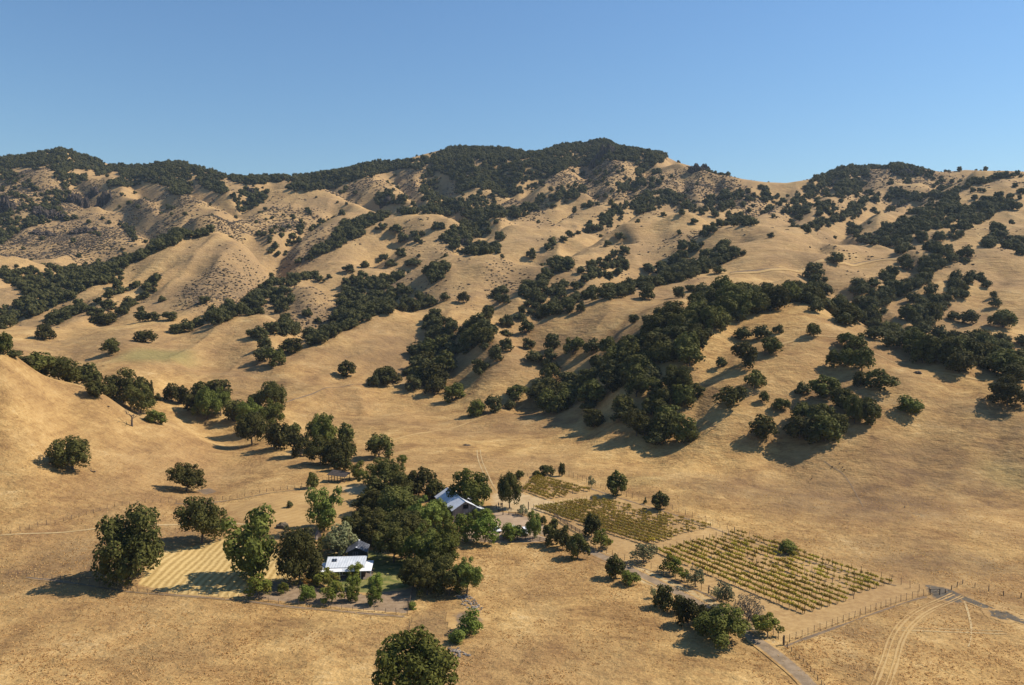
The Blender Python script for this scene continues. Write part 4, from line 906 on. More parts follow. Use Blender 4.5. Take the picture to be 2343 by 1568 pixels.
row([('E', 500, 345, 110, 105), ('E', 650, 380, 150, 120), ('E', 780, 415, 150, 125, 'bush'), ('E', 235, 325, 90, 90), ('E', 330, 300, 170, 110), ('E', 620, 300, 180, 140), ('E', 700, 230, 150, 120)], "oaks at the lower tip of the central tree band", "oaks at the tip of the central tree band")
row([('F', 1150, 190, 130, 120), ('F', 1060, 195, 100, 120), ('F', 1250, 215, 160, 160), ('F', 1190, 90, 190, 130)], "oaks in the upper clump of the right-hand grove", "oaks in the upper clump of the right-hand grove")
row([('F', 850, 372, 100, 85), ('F', 1000, 390, 190, 140), ('F', 1120, 470, 180, 140), ('F', 1280, 575, 170, 175), ('F', 1200, 570, 120, 190), ('F', 870, 560, 180, 130), ('F', 980, 590, 200, 150), ('F', 830, 670, 200, 150), ('F', 1000, 690, 200, 170), ('F', 920, 705, 180, 120), ('F', 1080, 640, 140, 130)], "oaks packed in the right-hand grove", "oaks in the right-hand grove")

# ---- woods: outline of the canopy in a crop, spacing (m), density, width range, phrase
WOODS = [
 ('A', [(0,180),(120,155),(300,125),(410,103),(500,125),(560,150),(700,180),(800,215),(900,225),(1000,225),(1090,205),(1190,205),(1280,230),(1350,250),(1450,280),(1530,305),(1480,330),(1500,370),(1550,420),(1490,420),(1400,390),(1320,340),(1310,290),(1280,380),(1300,420),(1180,430),(1100,390),(1060,350),(960,360),(880,370),(750,380),(680,380),(700,350),(780,330),(830,300),(780,270),(660,300),(640,260),(480,250),(470,300),(580,300),(580,340),(500,370),(430,390),(400,340),(360,290),(350,230),(200,240),(60,255),(0,260)], 8.0, .95),
 ('A', [(0,265),(60,265),(110,290),(60,305),(0,300)], 8, .8), ('A', [(80,370),(180,370),(300,390),(310,400),(180,400),(90,400)], 8, .6),
 ('A', [(1530,305),(1600,295),(1750,305),(1950,310),(1960,330),(1800,350),(1650,355),(1560,335)], 8, .95),
 ('A', [(1930,390),(1990,310),(2100,290),(2200,275),(2343,258),(2343,330),(2280,380),(2100,400),(2000,410)], 8, .95),
 ('A', [(1550,450),(1620,410),(1680,385),(1750,400),(1810,410),(1800,470),(1740,490),(1700,530),(1620,545),(1590,490)], 8, .98),
 ('A', [(0,600),(100,590),(250,540),(400,520),(450,560),(450,620),(300,620),(150,650),(30,740),(0,760)], 8, .9),
 ('A', [(100,540),(180,480),(300,480),(480,400),(440,480),(280,540),(150,560)], 8, .5),
 ('A', [(0,940),(60,930),(200,920),(280,905),(450,915),(620,900),(700,870),(830,860),(930,820),(1060,740),(1200,665),(1250,665),(1280,700),(1060,790),(900,860),(820,930),(830,1000),(640,1030),(500,1110),(380,1190),(300,1220),(150,1270),(40,1300),(0,1320),(0,1180),(60,1170),(180,1120),(150,1060),(60,1020),(0,1010)], 8.5, 1.0),
 ('A', [(1290,690),(1420,665),(1440,685),(1330,710),(1200,740),(1080,790),(960,850),(880,870),(900,840),(1060,780)], 8, .95),
 ('A', [(780,1230),(860,1140),(1000,1040),(1090,1010),(1080,1040),(960,1120),(860,1200),(800,1250)], 8, .95), ('A', [(320,1290),(330,1220),(420,1200),(560,1160),(590,1190),(480,1230),(400,1290)], 8, .9), ('A', [(720,1110),(720,1060),(800,1030),(880,1050),(780,1110)], 8, .6),
 ('A', [(1400,1290),(1390,1250),(1500,1190),(1620,1170),(1700,1100),(1800,1100),(1820,1160),(1780,1210),(1600,1230),(1450,1290)], 8.5, 1.0),
 ('A', [(1750,1090),(1760,1050),(1850,1010),(1930,1020),(1980,980),(2110,960),(2260,975),(2260,1000),(2050,1000),(1900,1050),(1800,1110)], 8, .95),
 ('A', [(1830,1220),(1840,1120),(1900,1070),(1990,1070),(2020,1130),(1950,1160),(1930,1220)], 8.5, .95), ('A', [(2030,1230),(2060,1180),(2130,1190),(2110,1230)], 8, .9),
 ('A', [(1780,820),(1880,760),(1950,760),(1930,790),(1800,830)], 8, .9), ('A', [(1720,680),(1760,690),(1850,720),(1820,760)], 8, .4), ('A', [(1930,720),(2010,700),(2020,750),(1950,760)], 8, .6),
 ('A', [(2000,860),(2100,790),(2200,760),(2260,680),(2343,630),(2343,760),(2250,800),(2130,850),(2020,900)], 8, .85),
 ('A', [(1900,1300),(1930,1260),(2010,1290),(2000,1360),(1900,1360)], 8.5, 1.0),
 ('A', [(2070,1400),(2080,1340),(2100,1270),(2200,1240),(2343,1180),(2343,1330),(2200,1400),(2100,1420)], 8.5, 1.0),
 ('A', [(820,450),(860,440),(900,470),(880,500),(830,480)], 8, .5), ('A', [(800,620),(860,620),(940,720),(900,740)], 8, .3),
 ('B', [(0,262),(60,265),(170,215),(330,200),(440,205),(560,180),(660,155),(760,115),(850,105),(960,115),(1070,105),(1200,130),(1280,155),(1340,130),(1450,100),(1540,85),(1640,85),(1740,60),(1800,52),(1870,100),(1960,120),(2080,125),(2200,165),(2220,185),(2120,230),(2090,260),(2010,310),(1990,270),(2030,240),(1980,200),(1870,190),(1760,230),(1650,240),(1560,240),(1450,290),(1380,320),(1300,330),(1200,350),(1130,380),(1060,390),(960,400),(850,430),(790,420),(800,350),(700,290),(650,270),(570,330),(560,290),(600,220),(560,260),(420,250),(300,280),(200,300),(100,330),(0,360)], 8, 1.0),
 ('B', [(560,440),(560,350),(640,290),(670,340),(660,430),(700,460),(740,520),(600,540)], 8, .9), ('B', [(700,460),(800,470),(900,440),(960,420),(1100,400),(1200,370),(1260,410),(1100,450),(980,500),(1060,520),(1200,530),(1300,510),(1360,520),(1200,595),(1090,570),(1000,610),(900,700),(800,740),(720,750),(690,720),(790,640),(870,580),(760,570),(560,545),(600,490)], 8, .92),
 ('B', [(1280,500),(1360,440),(1500,420),(1560,400),(1650,420),(1670,480),(1560,500),(1450,500),(1330,520)], 8, .75),
 ('B', [(250,480),(240,430),(320,395),(380,440),(470,470),(480,490),(360,500),(280,500)], 8, .95), ('B', [(380,550),(400,520),(480,510),(540,540),(500,555)], 8, .95),
 ('B', [(0,640),(100,590),(250,550),(370,545),(300,590),(200,640),(150,660),(190,700),(100,720),(0,770)], 8, .8), ('B', [(440,680),(560,680),(580,740),(540,750),(480,710)], 8, .8), ('B', [(610,670),(640,620),(710,595),(740,640),(690,665)], 8, .9),
 ('B', [(690,720),(780,650),(900,640),(1000,640),(1020,690),(900,720),(850,790),(780,800),(760,760)], 8, .8), ('B', [(840,815),(960,750),(1080,760),(1080,810),(900,822)], 8, .85),
 ('B', [(1640,640),(1700,600),(1800,560),(1850,510),(1960,480),(2080,420),(2200,400),(2343,440),(2343,500),(2200,510),(2000,560),(1880,600),(1860,630),(1780,660),(1660,680)], 8, .9),
 ('B', [(1880,410),(1880,370),(2000,310),(2080,330),(1950,400)], 8, .9), ('B', [(1130,340),(1250,340),(1400,340),(1300,380),(1150,400)], 8, .4), ('B', [(1400,400),(1600,360),(1700,400),(1600,440)], 8, .35), ('B', [(0,370),(200,370),(230,420),(0,420)], 8, .25),
 ('B', [(1380,930),(1440,870),(1560,870),(1590,900),(1500,950),(1400,1030),(1340,1080),(1240,1100),(1250,1040),(1330,1000)], 8.5, .95),
 ('B', [(1600,980),(1660,900),(1720,890),(1760,840),(1850,830),(1980,890),(1970,940),(1820,980),(1700,1000),(1640,1020)], 8.5, .5),
 ('B', [(1060,1290),(1130,1240),(1250,1180),(1240,1120),(1300,1080),(1400,1080),(1500,1030),(1660,1010),(1720,1060),(1740,1110),(1640,1130),(1500,1210),(1300,1260),(1150,1300)], 8.5, 1.0), ('B', [(1740,1100),(1790,1060),(1860,1080),(1950,1040),(2000,1000),(2060,920),(2200,870),(2343,800),(2343,990),(2200,1020),(2060,1070),(1850,1110)], 8.5, .9),
 ('B', [(400,1560),(440,1500),(560,1450),(700,1420),(800,1370),(880,1300),(960,1300),(1040,1330),(1020,1440),(900,1460),(760,1500),(740,1566),(760,1700),(640,1690),(560,1680),(440,1690),(300,1700),(260,1660)], 9, 1.0),
 ('B', [(0,1330),(0,1150),(60,990),(120,980),(200,980),(240,950),(320,970),(440,960),(330,1060),(300,1100),(420,1030),(520,980),(600,930),(680,880),(730,860),(730,920),(680,1020),(620,1060),(560,1150),(420,1200),(260,1220),(100,1310)], 8.5, .95),
 ('B', [(460,1190),(560,1150),(720,1120),(720,1160),(600,1170),(500,1200)], 8, .9), ('B', [(560,1290),(600,1240),(700,1250),(780,1310),(770,1380),(680,1410),(630,1380),(560,1350)], 8.5, 1.0),
 ('B', [(1100,1180),(1040,1080),(1100,1050),(1160,1100)], 8, .4),
 ('B', [(1990,1400),(2000,1350),(2100,1230),(2200,1190),(2300,1230),(2343,1250),(2343,1566),(1800,1566),(1900,1500),(1990,1440)], 9, .85),
 ('C', [(0,830),(20,790),(100,700),(240,650),(290,650),(260,700),(170,760),(60,860),(0,900)], 8.5, .9), ('C', [(0,1000),(0,900),(60,900),(140,870),(180,820),(260,780),(340,770),(380,800),(460,800),(450,830),(340,860),(260,900),(220,940),(60,980)], 8.5, .95), ('C', [(150,1150),(160,1100),(230,1060),(280,1050),(280,1090),(220,1140)], 8.5, .7),
 ('C', [(80,1200),(160,1130),(280,1100),(380,1090),(480,1070),(560,1065),(640,1110),(690,1160),(640,1210),(540,1240),(400,1270),(320,1280),(330,1330),(240,1410),(180,1500),(0,1566),(0,1200)], 9, 1.0),
 ('C', [(670,1120),(700,1070),(780,1080),(820,1030),(900,1000),(960,970),(1040,1000),(1200,1000),(1280,1040),(1240,1100),(1080,1060),(960,1130),(1100,1200),(1200,1170),(1300,1120),(1350,1040),(1380,1000),(1440,950),(1480,880),(1510,800),(1560,780),(1600,820),(1550,900),(1620,940),(1650,1000),(1740,1010),(1750,1060),(1660,1120),(1560,1140),(1440,1150),(1400,1220),(1300,1340),(1180,1300),(1060,1230),(960,1190),(880,1160),(780,1130)], 9, .62),
 ('C', [(1300,1340),(1400,1240),(1560,1200),(1660,1120),(1820,1130),(1850,1170),(1740,1220),(1740,1300),(1650,1360),(1600,1420),(1700,1430),(1800,1360),(1900,1380),(1950,1420),(2060,1400),(2200,1440),(2343,1450),(2343,1660),(2200,1660),(1700,1560),(1500,1440),(1390,1400)], 9, .62),
 ('C', [(1620,920),(1660,850),(1690,780),(1760,775),(1850,800),(1870,860),(1800,900),(1700,960),(1640,970)], 8.5, .95), ('C', [(1760,1120),(1840,1060),(1870,960),(1960,950),(2060,960),(2070,1000),(1960,1060),(1880,1100),(1850,1170)], 8.5, .85),
 ('C', [(1210,740),(1300,690),(1420,640),(1560,560),(1700,500),(1840,440),(1900,420),(1940,430),(1900,480),(1960,520),(2050,500),(2060,440),(2120,420),(2220,440),(2260,400),(2280,360),(2320,370),(2343,440),(2343,580),(2200,560),(2100,590),(1960,620),(1980,680),(1860,720),(1700,740),(1560,770),(1400,765)], 8.5, .7),
 ('C', [(1920,390),(1960,350),(2080,310),(2200,290),(2300,300),(2260,310),(2120,330),(2060,370)], 8, .9), ('C', [(2060,770),(2080,700),(2170,630),(2230,680),(2200,750),(2120,780)], 8.5, .95), ('C', [(2200,770),(2260,700),(2343,700),(2343,830)], 8.5, .95),
 ('C', [(780,460),(860,410),(870,360),(940,320),(1040,280),(1120,240),(1200,230),(1290,260),(1290,330),(1260,390),(1200,430),(1100,430),(1070,380),(1090,340),(1040,330),(1020,420),(940,440),(860,480),(790,490)], 8, .9),
 ('C', [(770,560),(780,510),(880,510),(880,550),(820,570)], 8, .8), ('C', [(820,660),(900,640),(1000,600),(1100,560),(1160,500),(1260,460),(1320,430),(1380,420),(1300,480),(1260,520),(1200,590),(1100,590),(1000,650),(900,680)], 8, .85), ('C', [(940,580),(960,510),(1060,480),(1080,540),(1000,580)], 8, .6), ('C', [(1400,440),(1460,380),(1540,400),(1620,410),(1680,430),(1640,470),(1440,460),(1400,470)], 8, .85), ('C', [(1420,250),(1480,220),(1560,240),(1640,260),(1780,300),(1720,310),(1600,290),(1540,310),(1480,290)], 8, .8),
 ('C', [(1290,240),(1420,240),(1420,250),(1290,255)], 8, .6), ('C', [(1600,470),(1700,430),(1840,380),(1920,400),(1840,440),(1700,460)], 8, .7), ('C', [(470,460),(520,420),(580,460),(560,380),(620,390),(630,440),(700,430),(660,480),(560,470)], 8, .8), ('C', [(300,530),(300,450),(340,400),(380,460),(380,520),(320,540)], 8, .8),
 ('C', [(0,460),(80,470),(170,510),(160,550),(60,520)], 8, .8), ('C', [(390,460),(400,410),(430,390),(450,430),(440,460)], 8, .7), ('C', [(320,620),(330,560),(440,550),(540,620),(420,630)], 8, .6), ('C', [(190,530),(200,460),(240,450),(240,540)], 8, .7), ('C', [(190,310),(190,280),(280,290),(350,310)], 8, .5), ('C', [(1140,690),(1160,620),(1230,640),(1230,690)], 8, .6),
 ('E', [(1280,330),(1360,250),(1480,230),(1560,250),(1690,230),(1700,130),(1780,130),(1880,90),(1980,0),(2343,0),(2343,50),(2200,120),(2300,300),(2240,440),(2260,560),(2343,600),(2300,640),(2240,690),(2100,670),(2000,600),(1930,560),(1850,530),(1780,500),(1700,560),(1620,520),(1600,440),(1520,460),(1480,490),(1380,440),(1300,420)], 9, .74),
 ('F', [(0,0),(180,20),(170,120),(100,200),(50,280),(0,300)], 9.5, .6), ('F', [(0,300),(60,350),(40,480),(0,520)], 9.5, .8), ('F', [(0,560),(60,520),(180,500),(200,570),(130,640),(60,680),(0,660)], 9.5, .9),
 ('F', [(1420,0),(2343,0),(2343,250),(2200,200),(2000,150),(1860,120),(1650,70),(1500,30)], 9, .95),
]
WOODS += [('A', [(0, 290), (130, 290), (330, 400), (480, 400), (450, 480), (200, 500), (100, 560), (0, 600)], 8, .26), ('A', [(480, 540), (700, 560), (900, 660), (1040, 760), (880, 760), (640, 700), (480, 640)], 8, .10), ('A', [(760, 420), (1100, 400), (1380, 460), (1360, 560), (1060, 560), (800, 540)], 8, .06),
 ('A', [(1840, 520), (2200, 480), (2343, 560), (2200, 660), (1900, 720), (1780, 680)], 8, .09), ('B', [(1000, 480), (1700, 420), (1850, 480), (1700, 620), (1300, 620)], 8, .045), ('B', [(1650, 250), (2200, 260), (2343, 400), (1900, 420), (1600, 340)], 8, .10), ('C', [(0, 330), (700, 420), (760, 560), (300, 640), (0, 560)], 8, .07),
 ('C', [(760, 470), (1700, 300), (1900, 330), (1500, 520), (1000, 640), (760, 660)], 8, .08), ('A', [(700, 1090), (960, 1000), (1100, 1000), (1100, 1200), (900, 1240), (600, 1240)], 8, .07), ('C', [(1900, 1100), (2100, 1000), (2343, 1300), (2343, 1440), (2000, 1400)], 9, .06)]
wpoly = [(np.array([px(r, x, y) for x, y in P]), s, dn) for (r, P, s, dn) in WOODS]
def wood_phrase(u, v, d):
    if u > 1150 and u < 1660 and v > 790 and d < 520: return "oak packed in the large wood on the slope above the vineyard", "oaks in the large wood above the vineyard"
    if u > 1480 and u < 1820 and v > 640 and d < 620: return "oak in the dense wood capping the rounded hill right of centre", "oaks capping the rounded hill"
    if u > 1760: return "oak in the dark ravine wood behind the right-hand hills", "oaks in the right-hand ravine wood"
    if u > 820 and d < 700: return "oak in the long diagonal tree band at the picture's centre", "oaks in the long central tree band"
    if u > 600: return "oak in the ravine wood left of the picture's centre", "oaks in the ravine wood left of centre"
    return "oak in the broad ravine wood left of the dome hill", "oaks in the left ravine wood"
def scatter(step, dmin, dmax, seed, zoff):
    r = np.random.RandomState(seed); ys = np.arange(dmin, dmax, step); out = []
    for k, y in enumerate(ys):
        xs = np.arange(-.78 * y, .78 * y, step) + (step / 2 if k % 2 else 0); out.append(np.stack([xs, np.full(len(xs), y)], 1))
    P = np.concatenate(out); P += r.uniform(-.42, .42, P.shape) * step; z = height(P[:, 0], P[:, 1])
    u, v = project(P[:, 0], P[:, 1], z + zoff); return P[:, 0], P[:, 1], z, u, v, r
sx, sy, sz, su, sv, sr = scatter(7.6, 330, 2050, 21, 4.0)
vis = visible(sx, sy, sz + 8.5); prob = np.zeros(len(sx))
for P, s, dn in wpoly: prob = np.maximum(prob, np.where(in_poly(su, sv, P), dn * (8.2 / s) ** 1.0, 0))
# loose single trees sprinkled on the far slopes between the woods
spr = fbm(sx, sy, 60, 2, off=6)
gapn = fbm(sx, sy, 26, 2, .6, 4); pick = (sr.rand(len(sx)) < prob * (1 - .75 * sstep(.25, .65, gapn))) & vis
lone = vis & (prob == 0) & (sy > 950) & (sr.rand(len(sx)) < .006 + .025 * sstep(.1, .7, spr))
for i in np.nonzero(pick | lone)[0]:
    near = sy[i] < 620
    W = (8.5 + 7.5 * sr.rand() ** 1.4) if near else (6.5 + 6 * sr.rand() ** 1.3); Hh = W * sr.uniform(.65, 1.05)
    if lone[i]: W *= .75; Hh *= .75
    lab, grp = wood_phrase(su[i], sv[i], sy[i])
    TREES.append(dict(x=sx[i], y=sy[i], z=sz[i], W=W, H=Hh, ph=Hh * FPX / sy[i], kind='oak', label=lab, group=grp, name='oak_tree', cat='oak tree', force=False, rz=None))
# ------------------------------------------------------------------ put the trees in the scene
TREES.sort(key=lambda t: (-t['force'], -t['ph']))
n_oak = sum(1 for t in TREES if t['cat'] == 'oak tree')
budget = 290; things = []; mass = []
for t in TREES:
    if t['cat'] == 'oak tree':
        if budget > 0: things.append(t); budget -= 1
        else: mass.append(t)
    else: things.append(t)
KMAP = {'green': 'gN', 'tall': 'tallN', 'open': 'open', 'opak': 'opak', 'fruit': 'fruit', 'fresh': 'fresh', 'red': 'red', 'grey': 'grey', 'willow': 'willow', 'olive': 'open', 'bush': 'bush', 'loose': 'loose', 'cone': 'cone'}
tr = random.Random(77); used_label = {}
for t in things:
    k = t['kind']
    if k == 'oak': key = 'oakN' if t['ph'] > 62 else ('oakM' if t['ph'] > 24 else 'oakS')
    elif k == 'green' and t['ph'] < 62: key = 'oakM'
    else: key = KMAP[k]
    p = tr.choice(PR[key]); rz = tr.uniform(0, 6.28); s = (t['W'] * 1.04, t['W'] * tr.uniform(.9, 1.08), t['H'])
    if p.joined:
        o = bpy.data.objects.new(t['name'], p.mesh); COL.objects.link(o); o.location = (t['x'], t['y'], t['z']); o.rotation_euler = (0, 0, rz); o.scale = s
    else:
        o = empty(t['name'], (t['x'], t['y'], t['z']), rz)
        for nm, me in (('crown', p.cm), ('trunk', p.tm)):
            c = bpy.data.objects.new(nm, me); COL.objects.link(c); c.parent = o; c.scale = s
    tag(o, t['label'], t['cat'], t['group'])
# everything beyond the three hundred that show largest: one mass of hillside oaks
FP = []
for i in range(8):
    V, F, lob = crown(800 + i, 9 + i % 4, 150, .062, [.02, .08, .0, .05][i % 4], .82, ['round', 'umbrella', 'round', 'round'][i % 4], (.15, .25)); FP.append((V, F))
MP = []
for i in range(5):
    V, F, lob = crown(840 + i, 13 + i, 380, .050, [.0, .05, .0, .03, .04][i], .66, SH[i], (.13, .22)); MP.append((V, F))
VV = []; FF = []; off = 0; rs_ = np.random.RandomState(9)
for t in mass:
    V, F = (MP if t['y'] < 800 else FP)[rs_.randint(5)]; a = rs_.uniform(0, 6.28); c, s = math.cos(a), math.sin(a)
    W, Hh = t['W'] * 1.05, t['H']; wv = rs_.uniform(.85, 1.1)
    x = V[:, 0] * W; y = V[:, 1] * W * wv
    VV.append(np.stack([x * c - y * s + t['x'], x * s + y * c + t['y'], V[:, 2] * Hh + t['z'] - .2], 1)); FF.append(F + off); off += len(V)
if mass:
    me = mesh_mixed('hillside_oaks', np.concatenate(VV), np.concatenate(FF), M_FAROAK); ho = bpy.data.objects.new('hillside_oaks', me); COL.objects.link(ho)
    tag(ho, "dark oak woods covering the far ridges and ravines", None, None, 'stuff')
print("TREES", len(TREES), "things", len(things), "mass", len(mass), "mass faces", sum(len(f) for f in FF))

# dead trees and snags
def dead_tree(reg, X, Y, hh, seed, label, fallen=False, w=.16):
    x, y, z = gp(reg, X, Y); Hm = pxs(reg, hh) * y / FPX; r = random.Random(seed); m = MB(); br = MB()
    m.tube([(0, 0, -.3), (.02 * Hm, 0, .25 * Hm), (.08 * Hm, 0, .5 * Hm)], [w * 1.7, w * 1.2, w * .9], 6)
    def limb(p, d, l, rad, dep):
        q = [p[i] + d[i] * l * .5 + r.uniform(-.08, .08) * l for i in range(3)]; e = [q[i] + d[i] * l * .5 + r.uniform(-.12, .12) * l for i in range(3)]
        br.tube([p, q, e], [rad, rad * .7, rad * .3], 5)
        if dep:
            for _ in range(3):
                dd = [d[i] + r.uniform(-.8, .8) for i in range(3)]; n = math.sqrt(sum(a * a for a in dd)); limb(e if r.random() < .6 else q, [a / n for a in dd], l * .62, rad * .5, dep - 1)
    for k in range(5):
        a = k * 1.26 + r.uniform(-.3, .3); limb((.06 * Hm, 0, (.35 + .05 * k) * Hm), (math.cos(a) * .8, math.sin(a) * .8, .55), .38 * Hm, w * .6, 2)
    o = empty('dead_tree', (x, y, z + (.5 if fallen else 0)), r.uniform(0, 6)); 
    a = m.build('trunk', M_BARK, o); b = br.build('branches', M_BARK, o)
    if fallen: o.rotation_euler = (0, math.radians(82), r.uniform(0, 6))
    tag(o, label, 'dead tree')
dead_tree('D', 890, 590, 125, 1, "gnarled dead tree leaning on the left-hand crest", w=.32)
dead_tree('D', 735, 465, 60, 2, "fallen bare branch on the slope left of the gnarled dead tree", True)
dead_tree('F', 1008, 178, 42, 3, "short broken snag beside the right-hand grove", w=.3)
dead_tree('B', 520, 1430, 50, 4, "bare dead tree on the golden slope above the central tree band", w=.2)
dead_tree('F', 262, 600, 60, 5, "fallen dead tree below the right-hand hillside oaks", True)
dead_tree('D', 640, 905, 60, 6, "fallen limb lying beside the broken-crowned oak", True)

# ------------------------------------------------------------------ low scrub on the stony flanks
bx, by, bz, bu, bv, br_ = scatter(2.9, 520, 1750, 31, .5)
fi, fj = grid_idx(bx, by); rv = rough[np.round(fi).astype(int), np.round(fj).astype(int)]
ok = (br_.rand(len(bx)) < np.clip(rv - .15, 0, 1) * .85) & visible(bx, by, bz + 1.0)
idx = np.nonzero(ok)[0]
if len(idx) > 26000: idx = idx[:: int(math.ceil(len(idx) / 26000.))]
iv, itf = ico(); SV = []; SF = []; off = 0
for i in idx:
    s = br_.uniform(.45, 1.35) * (1 + .4 * (by[i] > 1100)); j = 1 + br_.uniform(-.45, .45, (len(iv), 1)); a = br_.uniform(0, 3.1); c, sn = math.cos(a), math.sin(a)
    v = iv * j * np.array([s * 1.7, s * .9, s * .6]); SV.append(np.stack([v[:, 0] * c - v[:, 1] * sn + bx[i], v[:, 0] * sn + v[:, 1] * c + by[i], v[:, 2] + bz[i] + .1], 1)); SF.append(itf + off); off += len(iv)
tag(link_mesh('hillside_scrub', np.concatenate(SV), np.concatenate(SF), M_BRUSH), "purplish brown low scrub on stony slopes", None, None, 'stuff')
print("scrub", len(idx))

# ------------------------------------------------------------------ rock outcrops
def outcrop(reg, X, Y, W, H, seed, label, n=9, depth=.5):
    x, y, z = gp(reg, X, Y); Wm = pxs(reg, W) * y / FPX; Hm = pxs(reg, H) * y / FPX; r = random.Random(seed); bm = bmesh.new()
    for k in range(n):
        f = (k + .5) / n; w = Wm / n * r.uniform(1.4, 2.6); hh = .8 * Hm * (1 - abs(f - .5) * r.uniform(.3, 1.2)) * r.uniform(.6, 1.05)
        cx, cy = (f - .5) * Wm, r.uniform(-.5, .5) * Wm * depth * .5; zz = float(height(x + cx, y + cy)) - z
        res = bmesh.ops.create_icosphere(bm, subdivisions=3, radius=1.0)
        for v in res['verts']:
            p = v.co.copy(); top = max(0, p.z); nn = .75 + .5 * abs(math.sin(p.x * 5.1 + k) * math.cos(p.y * 4.3 - k * 2) + .4 * math.sin(p.z * 9 + k))
            sh = 1 - .35 * top * r.uniform(.6, 1.2); v.co = (cx + p.x * w * .62 * nn * sh + r.uniform(-.05, .05) * w, cy + p.y * w * .7 * nn * sh, zz + p.z * hh * (.9 + .2 * nn) + r.uniform(-.03, .03) * hh)
    me = bpy.data.meshes.new('rock_outcrop'); bm.to_mesh(me); bm.free(); me.materials.append(M_ROCK)
    o = bpy.data.objects.new('rock_outcrop', me); COL.objects.link(o); o.location = (x, y, z); tag(o, label, 'rock outcrop', 'dark crags on the ridges')
outcrop('A', 530, 500, 130, 120, 1, "dark vertical crag on the left mountain, left of a taller twin")
outcrop('A', 700, 500, 110, 110, 2, "dark pointed crag on the left mountain, right of its twin")
outcrop('A', 620, 450, 90, 70, 3, "small crag between the two dark cliffs on the left mountain")
outcrop('A', 30, 540, 110, 140, 4, "dark cliff at the picture's left edge", 7)
outcrop('A', 350, 590, 260, 70, 5, "long broken cliff band below the twin crags", 14)
outcrop('A', 1690, 430, 60, 60, 6, "small pointed rock in the dark wooded hollow on the ridge", 5)
outcrop('A', 560, 690, 150, 40, 7, "low dark ledge on the bare left spur", 9)
outcrop('A', 290, 700, 180, 30, 8, "broken ledge above the broad left ravine wood", 9)
outcrop('B', 320, 500, 70, 70, 9, "dark conical crag on the mountain's left shoulder", 5)
outcrop('B', 850, 770, 50, 60, 10, "pointed rock in the gully at the centre", 4)
outcrop('C', 125, 270, 80, 60, 11, "jagged crag on the skyline right of the main summit", 7)
outcrop('C', 190, 268, 55, 60, 12, "upright rock beside the jagged skyline crag", 4)
outcrop('B', 1780, 190, 160, 110, 13, "sheer rock face under the main summit", 9, .3)
outcrop('C', 1540, 300, 130, 50, 14, "rocky knob on the right-hand ridge", 8)
outcrop('F', 1625, 232, 26, 18, 15, "pair of small grey boulders below the crest oak", 2)
outcrop('E', 862, 720, 40, 14, 16, "low dark brush heap alone on the open golden field", 4)
# ------------------------------------------------------------------ vineyard
rv_ = random.Random(12)
def leafy(seed, n, dims, card, z):
    r = np.random.RandomState(seed); P = np.stack([r.uniform(-1, 1, n) * dims[0], r.normal(0, .45, n) * dims[1], z + np.abs(r.normal(0, .5, n)) * dims[2] - .12 * np.abs(r.normal(0, 1, n))], 1)
    nn = unit(r.normal(size=(n, 3)) + np.array([0, 0, .4])); a = unit(np.cross(nn, r.normal(size=nn.shape))); b = np.cross(nn, a); s = card * r.uniform(.6, 1.3, (n, 1))
    q = np.stack([P - a * s - b * s * .6, P + a * s * .7 - b * s, P + a * s + b * s * .7, P - a * s * .6 + b * s], 1)
    return q.reshape(-1, 3), np.arange(n * 4).reshape(-1, 4)
vine_leaf = [mesh_of('foliage', *leafy(10 + i, 130, (1.02, .5, .55), .145, .95), M_VINE) for i in range(4)] + [mesh_of('foliage', *leafy(20 + i, 60, (.6, .36, .42), .12, .85), M_VINE) for i in range(3)]
vt = []
for i in range(3):
    m = MB(); m.tube([(0, 0, -.05), (.04, .02, .4), (-.02, 0, .82)], [.065, .05, .045], 5).tube([(-.75, 0, .88), (0, 0, .80), (.75, .02, .88)], [.02, .035, .02], 4); vt.append(m.mesh('trunk', M_BARK))
vs_mesh = MB().box(-.03, .03, -.03, .03, -.05, 1.55).mesh('stake', M_POST)
VINES = []
def vine_block(A, D, B, C, nrows, label, group, density, post_h=1.5, step=2.05):
    A, D, B, C = [np.array(hit(*p)[:2]) for p in (A, D, B, C)]
    for i in range(nrows):
        f = i / (nrows - 1); s = A * (1 - f) + B * f; e = D * (1 - f) + C * f; Ln = np.hypot(*(e - s)); dr = (e - s) / Ln; ang = math.atan2(dr[1], dr[0]); n = int(Ln / step)
        t = empty('trellis_row', (s[0], s[1], float(height(*s))), 0); tag(t, ("trellis row %d counted away from the farm lane in the " % (i + 1)) + label.split(' in the ')[-1], 'trellis', 'vine trellis rows')
        w = MB(); last = None
        for k in [-.5 + j * (n / max(1, round(n / 4))) for j in range(int(round(n / 4)) + 1)]:
            p = s + dr * (k + .25) * step; z = float(height(*p)); o = bpy.data.objects.new('post', trellis_post); COL.objects.link(o); o.parent = t
            o.location = (p[0] - s[0], p[1] - s[1], z - t.location.z); o.rotation_euler = (0, 0, ang)
            q = (p[0] - s[0], p[1] - s[1], z - t.location.z)
            if last:
                for hz in (.85, 1.3): w.tube([(last[0], last[1], last[2] + hz), (q[0], q[1], q[2] + hz)], .012, 3)
            last = q
        w.build('wire', M_WIRE, t)
        for k in range(n):
            dn = density(f, k / n)
            if rv_.random() > dn[0]: continue
            p = s + dr * (k + .5) * step; p = p + np.array([rv_.uniform(-.1, .1), rv_.uniform(-.1, .1)])
            VINES.append((p[0], p[1], float(height(*p)), ang, rv_.random() < dn[1], label, group))
trellis_post = MB().box(-.055, .055, -.055, .055, -.05, 1.6).mesh('post', M_POST)
